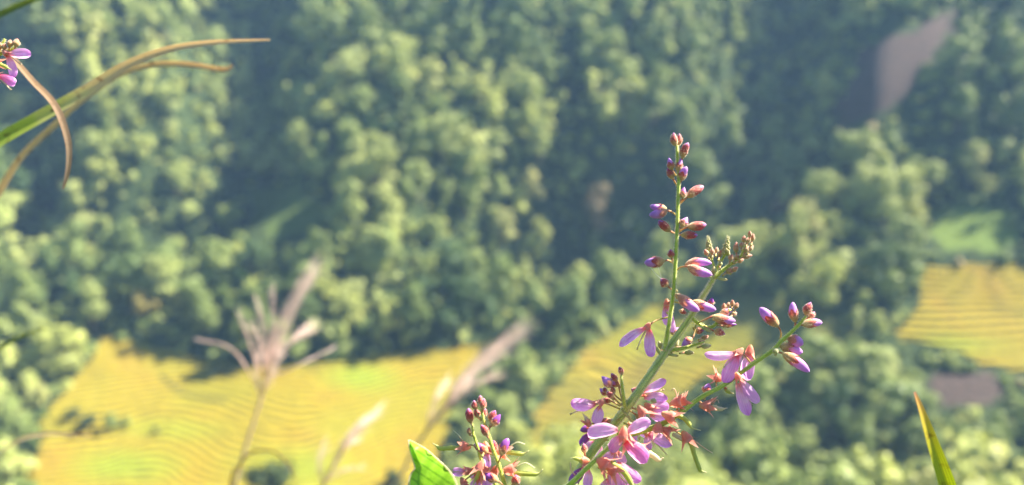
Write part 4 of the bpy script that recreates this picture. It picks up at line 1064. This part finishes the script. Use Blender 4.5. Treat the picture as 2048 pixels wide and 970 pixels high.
# ------------------------------------------------------------------ grass
def blade(name, label, pts, widths, mat, d, roll=0., ddl=None, extend=True, n=60, fold=.12, group=None):
    """long grass leaf: folded strip with real thickness; goes on down to the ground outside the picture"""
    P = [W(x, y, d + (ddl[i] if ddl else 0)) for i, (x, y) in enumerate(pts)]
    S = spline(P, n); mb = MB(); vs = []; ts = []; ss = []; fs = []; nw = 7; s = d / FPX
    for i, p in enumerate(S):
        t = i / (n - 1); x = t * (len(widths) - 1); k = min(int(x), len(widths) - 2); w_ = (widths[k] + (widths[k + 1] - widths[k]) * (x - k)) * s
        tan = S[min(i + 1, n - 1)] - S[max(i - 1, 0)]; n1, n2 = frame(tan)
        r = roll + .25 * math.sin(t * 5); a, b = n1 * math.cos(r) + n2 * math.sin(r), n2 * math.cos(r) - n1 * math.sin(r)
        for side in (1, -1):
            for j in range(nw):
                v = j / (nw - 1) * 2 - 1
                vs.append(p + a * (w_ * .5 * v) + b * (abs(v) * w_ * fold + side * .00006 * (1 - abs(v)) - .0)); ts.append(t); ss.append(j / (nw - 1))
    m2 = nw * 2
    for i in range(n - 1):
        for k in (0, nw):
            for j in range(nw - 1): fs.append([i * m2 + k + j, i * m2 + k + j + 1, (i + 1) * m2 + k + j + 1, (i + 1) * m2 + k + j])
    mb.add(vs, fs, ts, ss)
    foot = Vector((S[0].x, S[0].y + .02, 0)); foot.z = float(terrain(np.array([foot.x]), np.array([foot.y]))[0]) - .01
    d0 = (S[0] - S[1]).normalized(); L0 = (S[0] - foot).length
    tube(mb, [foot, foot.lerp(S[0], .5), S[0] + d0 * L0 * .08, S[0]], [widths[0] * s * .22, widths[0] * s * .2, widths[0] * s * .35], n=24, sides=8, t0=0, t1=0)
    base = foot
    o = mb.build(name, M[mat], None, base); props(o, label, 'grass blade', group); return o
def down(px_, py_, d):     # pixel of the ground point under a given pixel, at the same distance: keeps the blade rooted
    return (px_, py_)
blade('grass_blade', 'long arching grass blade turning from green to tan across the upper left', [(-420, 2300), (-330, 1100), (-200, 480), (-90, 345), (0, 283), (100, 225), (180, 178), (250, 133), (330, 101), (420, 86), (540, 80)], [32, 33, 35, 36, 35, 31, 25, 19, 14, 11, 4], 'blade_long', .345, roll=.15)
blade('grass_blade', 'slender brown grass blade crossing behind the long green one at upper left', [(-260, 2000), (-120, 800), (-40, 455), (0, 385), (45, 315), (110, 252), (170, 197), (240, 150), (310, 130), (380, 130), (445, 140), (465, 132)], [20, 22, 22, 22, 20, 18, 15, 13, 12, 12, 11, 5], 'blade_brown', .43, roll=.15)
blade('grass_blade', 'dry brown curled grass blade hanging down from the pink flower at upper left', [(-80, 2100), (-75, 700), (-60, 240), (-30, 120), (5, 98), (25, 116), (66, 163), (102, 200), (122, 235), (137, 285), (138, 325), (133, 355), (126, 378)], [12, 11, 10, 11, 11, 11, 12, 13, 13, 12, 10, 8, 3], 'blade_dry', .30, roll=.5, n=90)
blade('grass_blade', 'short green grass blade tip cutting the top left corner', [(-300, 600), (-120, 120), (-30, 50), (25, 18), (90, -8), (160, -25)], [18, 18, 16, 14, 10, 4], 'blade_plain', .42)
blade('grass_blade', 'yellow-green pointed grass blade with a red tip at the bottom right', [(2000, 2000), (1960, 1300), (1925, 1080), (1893, 970), (1862, 880), (1842, 820), (1829, 784)], [36, 38, 36, 34, 25, 15, 6], 'blade_green', .30, roll=-.1)
blade('grass_blade', 'pale thin dry blade lying across the lower left above the terraces', [(-200, 1800), (-110, 1100), (-40, 950), (30, 885), (90, 868), (140, 868), (185, 872)], [9, 9, 8, 8, 8, 7, 3], 'blade_brown', .6, roll=.4)
blade('grass_blade', 'thin green blade poking in at the left edge beside the dark wood', [(-420, 1500), (-260, 950), (-110, 770), (0, 697), (45, 672), (90, 655)], [11, 10, 9, 8, 6, 2], 'blade_plain', .6)
blade('grass_blade', 'hair-thin pale blade arching over the dark tree at the bottom', [(420, 1900), (455, 1050), (480, 935), (505, 905), (545, 903), (578, 930), (592, 965)], [6, 6, 6, 5, 5, 4, 2], 'blade_dry', .8)

def plume(label, d, culm, tops, seed, dens=1.0):
    """silver grass: culm with a fan of silky branches; culm pixels run up from the ground"""
    rr = random.Random(seed); s = d / FPX
    top = W(*culm[-1], d); bx_, by_ = W(*culm[0], d).x, W(*culm[0], d).y
    gz = float(terrain(np.array([bx_]), np.array([by_]))[0]); base = Vector((bx_, by_, gz - .01))
    root = empty('silver_grass', base, label, 'grass plume', 'silver grass plumes between the flowers and the terraces')
    mb = MB(); P = [base] + [W(*c, d) for c in culm]; tube(mb, P, [4 * s, 4 * s, 3.5 * s, 2.6 * s], n=30, sides=7); mb.build('culm', M['culm'], root, base)
    for (b, m_, t, wd, k) in tops:
        mb = MB(); dB = rr.uniform(-.03, .03); dC = rr.uniform(-.05, .05)
        for q in range(4):                                     # every branch is a loose bundle of silky strands
            A = W(*b, d); j = wd * .40
            B = W(m_[0] + rr.uniform(-j, j) * .7, m_[1] + rr.uniform(-j, j) * .7, d + dB + rr.uniform(-.01, .01)); C = W(t[0] + rr.uniform(-j, j) * (.45 if wd > 25 else 1.), t[1] + rr.uniform(-.3, 2.2) * j, d + dC + rr.uniform(-.02, .02))
            tube(mb, [A, B, C], [.6 * s, .4 * s, .25 * s], n=14, sides=5)
            S = spline([A, B, C], 60)
            for _ in range(int(k * dens * .11)):
                u = .12 + .88 * rr.random() ** .9; i = min(58, int(u * 59)); p = S[i]; tan = (S[i + 1] - S[i]).normalized(); n1, n2 = frame(tan)
                a = rr.random() * 6.283; dd_ = n1 * math.cos(a) + n2 * math.sin(a)
                L = wd * s * rr.uniform(.6, 1.9)
                tip = p + tan * L * 1.2 + dd_ * wd * .5 * s * rr.uniform(.2, 1.1) - Vector((0, 0, L * .12))
                sd_ = (tip - p).cross(AF).normalized() * .20 * s * rr.uniform(.6, 1.4)
                m1 = p.lerp(tip, .5) + dd_ * wd * .10 * s
                mb.add([p - sd_, p + sd_, m1 + sd_, m1 - sd_, tip], [[0, 1, 2, 3], [3, 2, 4]], [0, 0, .5, .5, 1], [0] * 5)
        mb.build('plume_branch', M['plume_hair'], root, base)
    return root
plume('tall feathery grass plume fanning out in front of the golden terraces', 1.0, [(440, 1700), (455, 1060), (472, 965), (495, 882), (520, 805), (531, 757)], [
    ((531, 757), (565, 650), (626, 530), 32, 900), ((531, 757), (575, 690), (620, 648), 22, 420), ((531, 760), (590, 735), (668, 694), 8, 110), ((528, 765), (528, 700), (506, 650), 18, 300),
    ((531, 750), (545, 660), (545, 572), 13, 260), ((529, 755), (530, 670), (512, 590), 14, 200), ((525, 760), (505, 700), (478, 620), 12, 120), ((522, 790), (468, 700), (388, 676), 7, 90), ((525, 790), (545, 735), (560, 690), 22, 360), ((520, 800), (515, 740), (516, 690), 20, 300)], 5)
plume('slanting feathery grass plume at centre, between the terraces and the wooded strip', 1.15, [(700, 1700), (770, 1050), (800, 955), (840, 880), (880, 830), (905, 795)], [
    ((880, 830), (950, 730), (1037, 648), 34, 800), ((870, 840), (930, 760), (1000, 690), 34, 420), ((850, 870), (868, 810), (887, 757), 20, 260), ((890, 815), (945, 770), (990, 740), 22, 200), ((840, 880), (895, 800), (940, 745), 24, 300)], 6)
plume('low feathery grass plume just left of the bright green leaf', 1.1, [(560, 1700), (610, 1100), (640, 985), (665, 935), (690, 895)], [
    ((675, 915), (710, 860), (757, 812), 24, 520), ((660, 940), (690, 885), (725, 850), 18, 240), ((645, 970), (640, 930), (650, 888), 15, 200), ((650, 965), (685, 940), (722, 928), 13, 160), ((640, 985), (690, 900), (715, 870), 16, 200)], 8)

# ------------------------------------------------------------------ spider silk
mb = MB(); A = W(1300, 534, .244); B = W(1325, 560, .246)
tube(mb, [A, A.lerp(B, .5) - Vector((0, 0, .0003)), B], [.00005] * 3, n=10, sides=4); tube(mb, [W(1316, 533, .2445), W(1320, 546, .245), W(1324, 560, .246)], [.00003] * 3, n=8, sides=4)
o = mb.build('spider_silk', M['silk'], None, A); props(o, 'fine white spider thread strung between two buds left of the flower spike', 'spider silk')
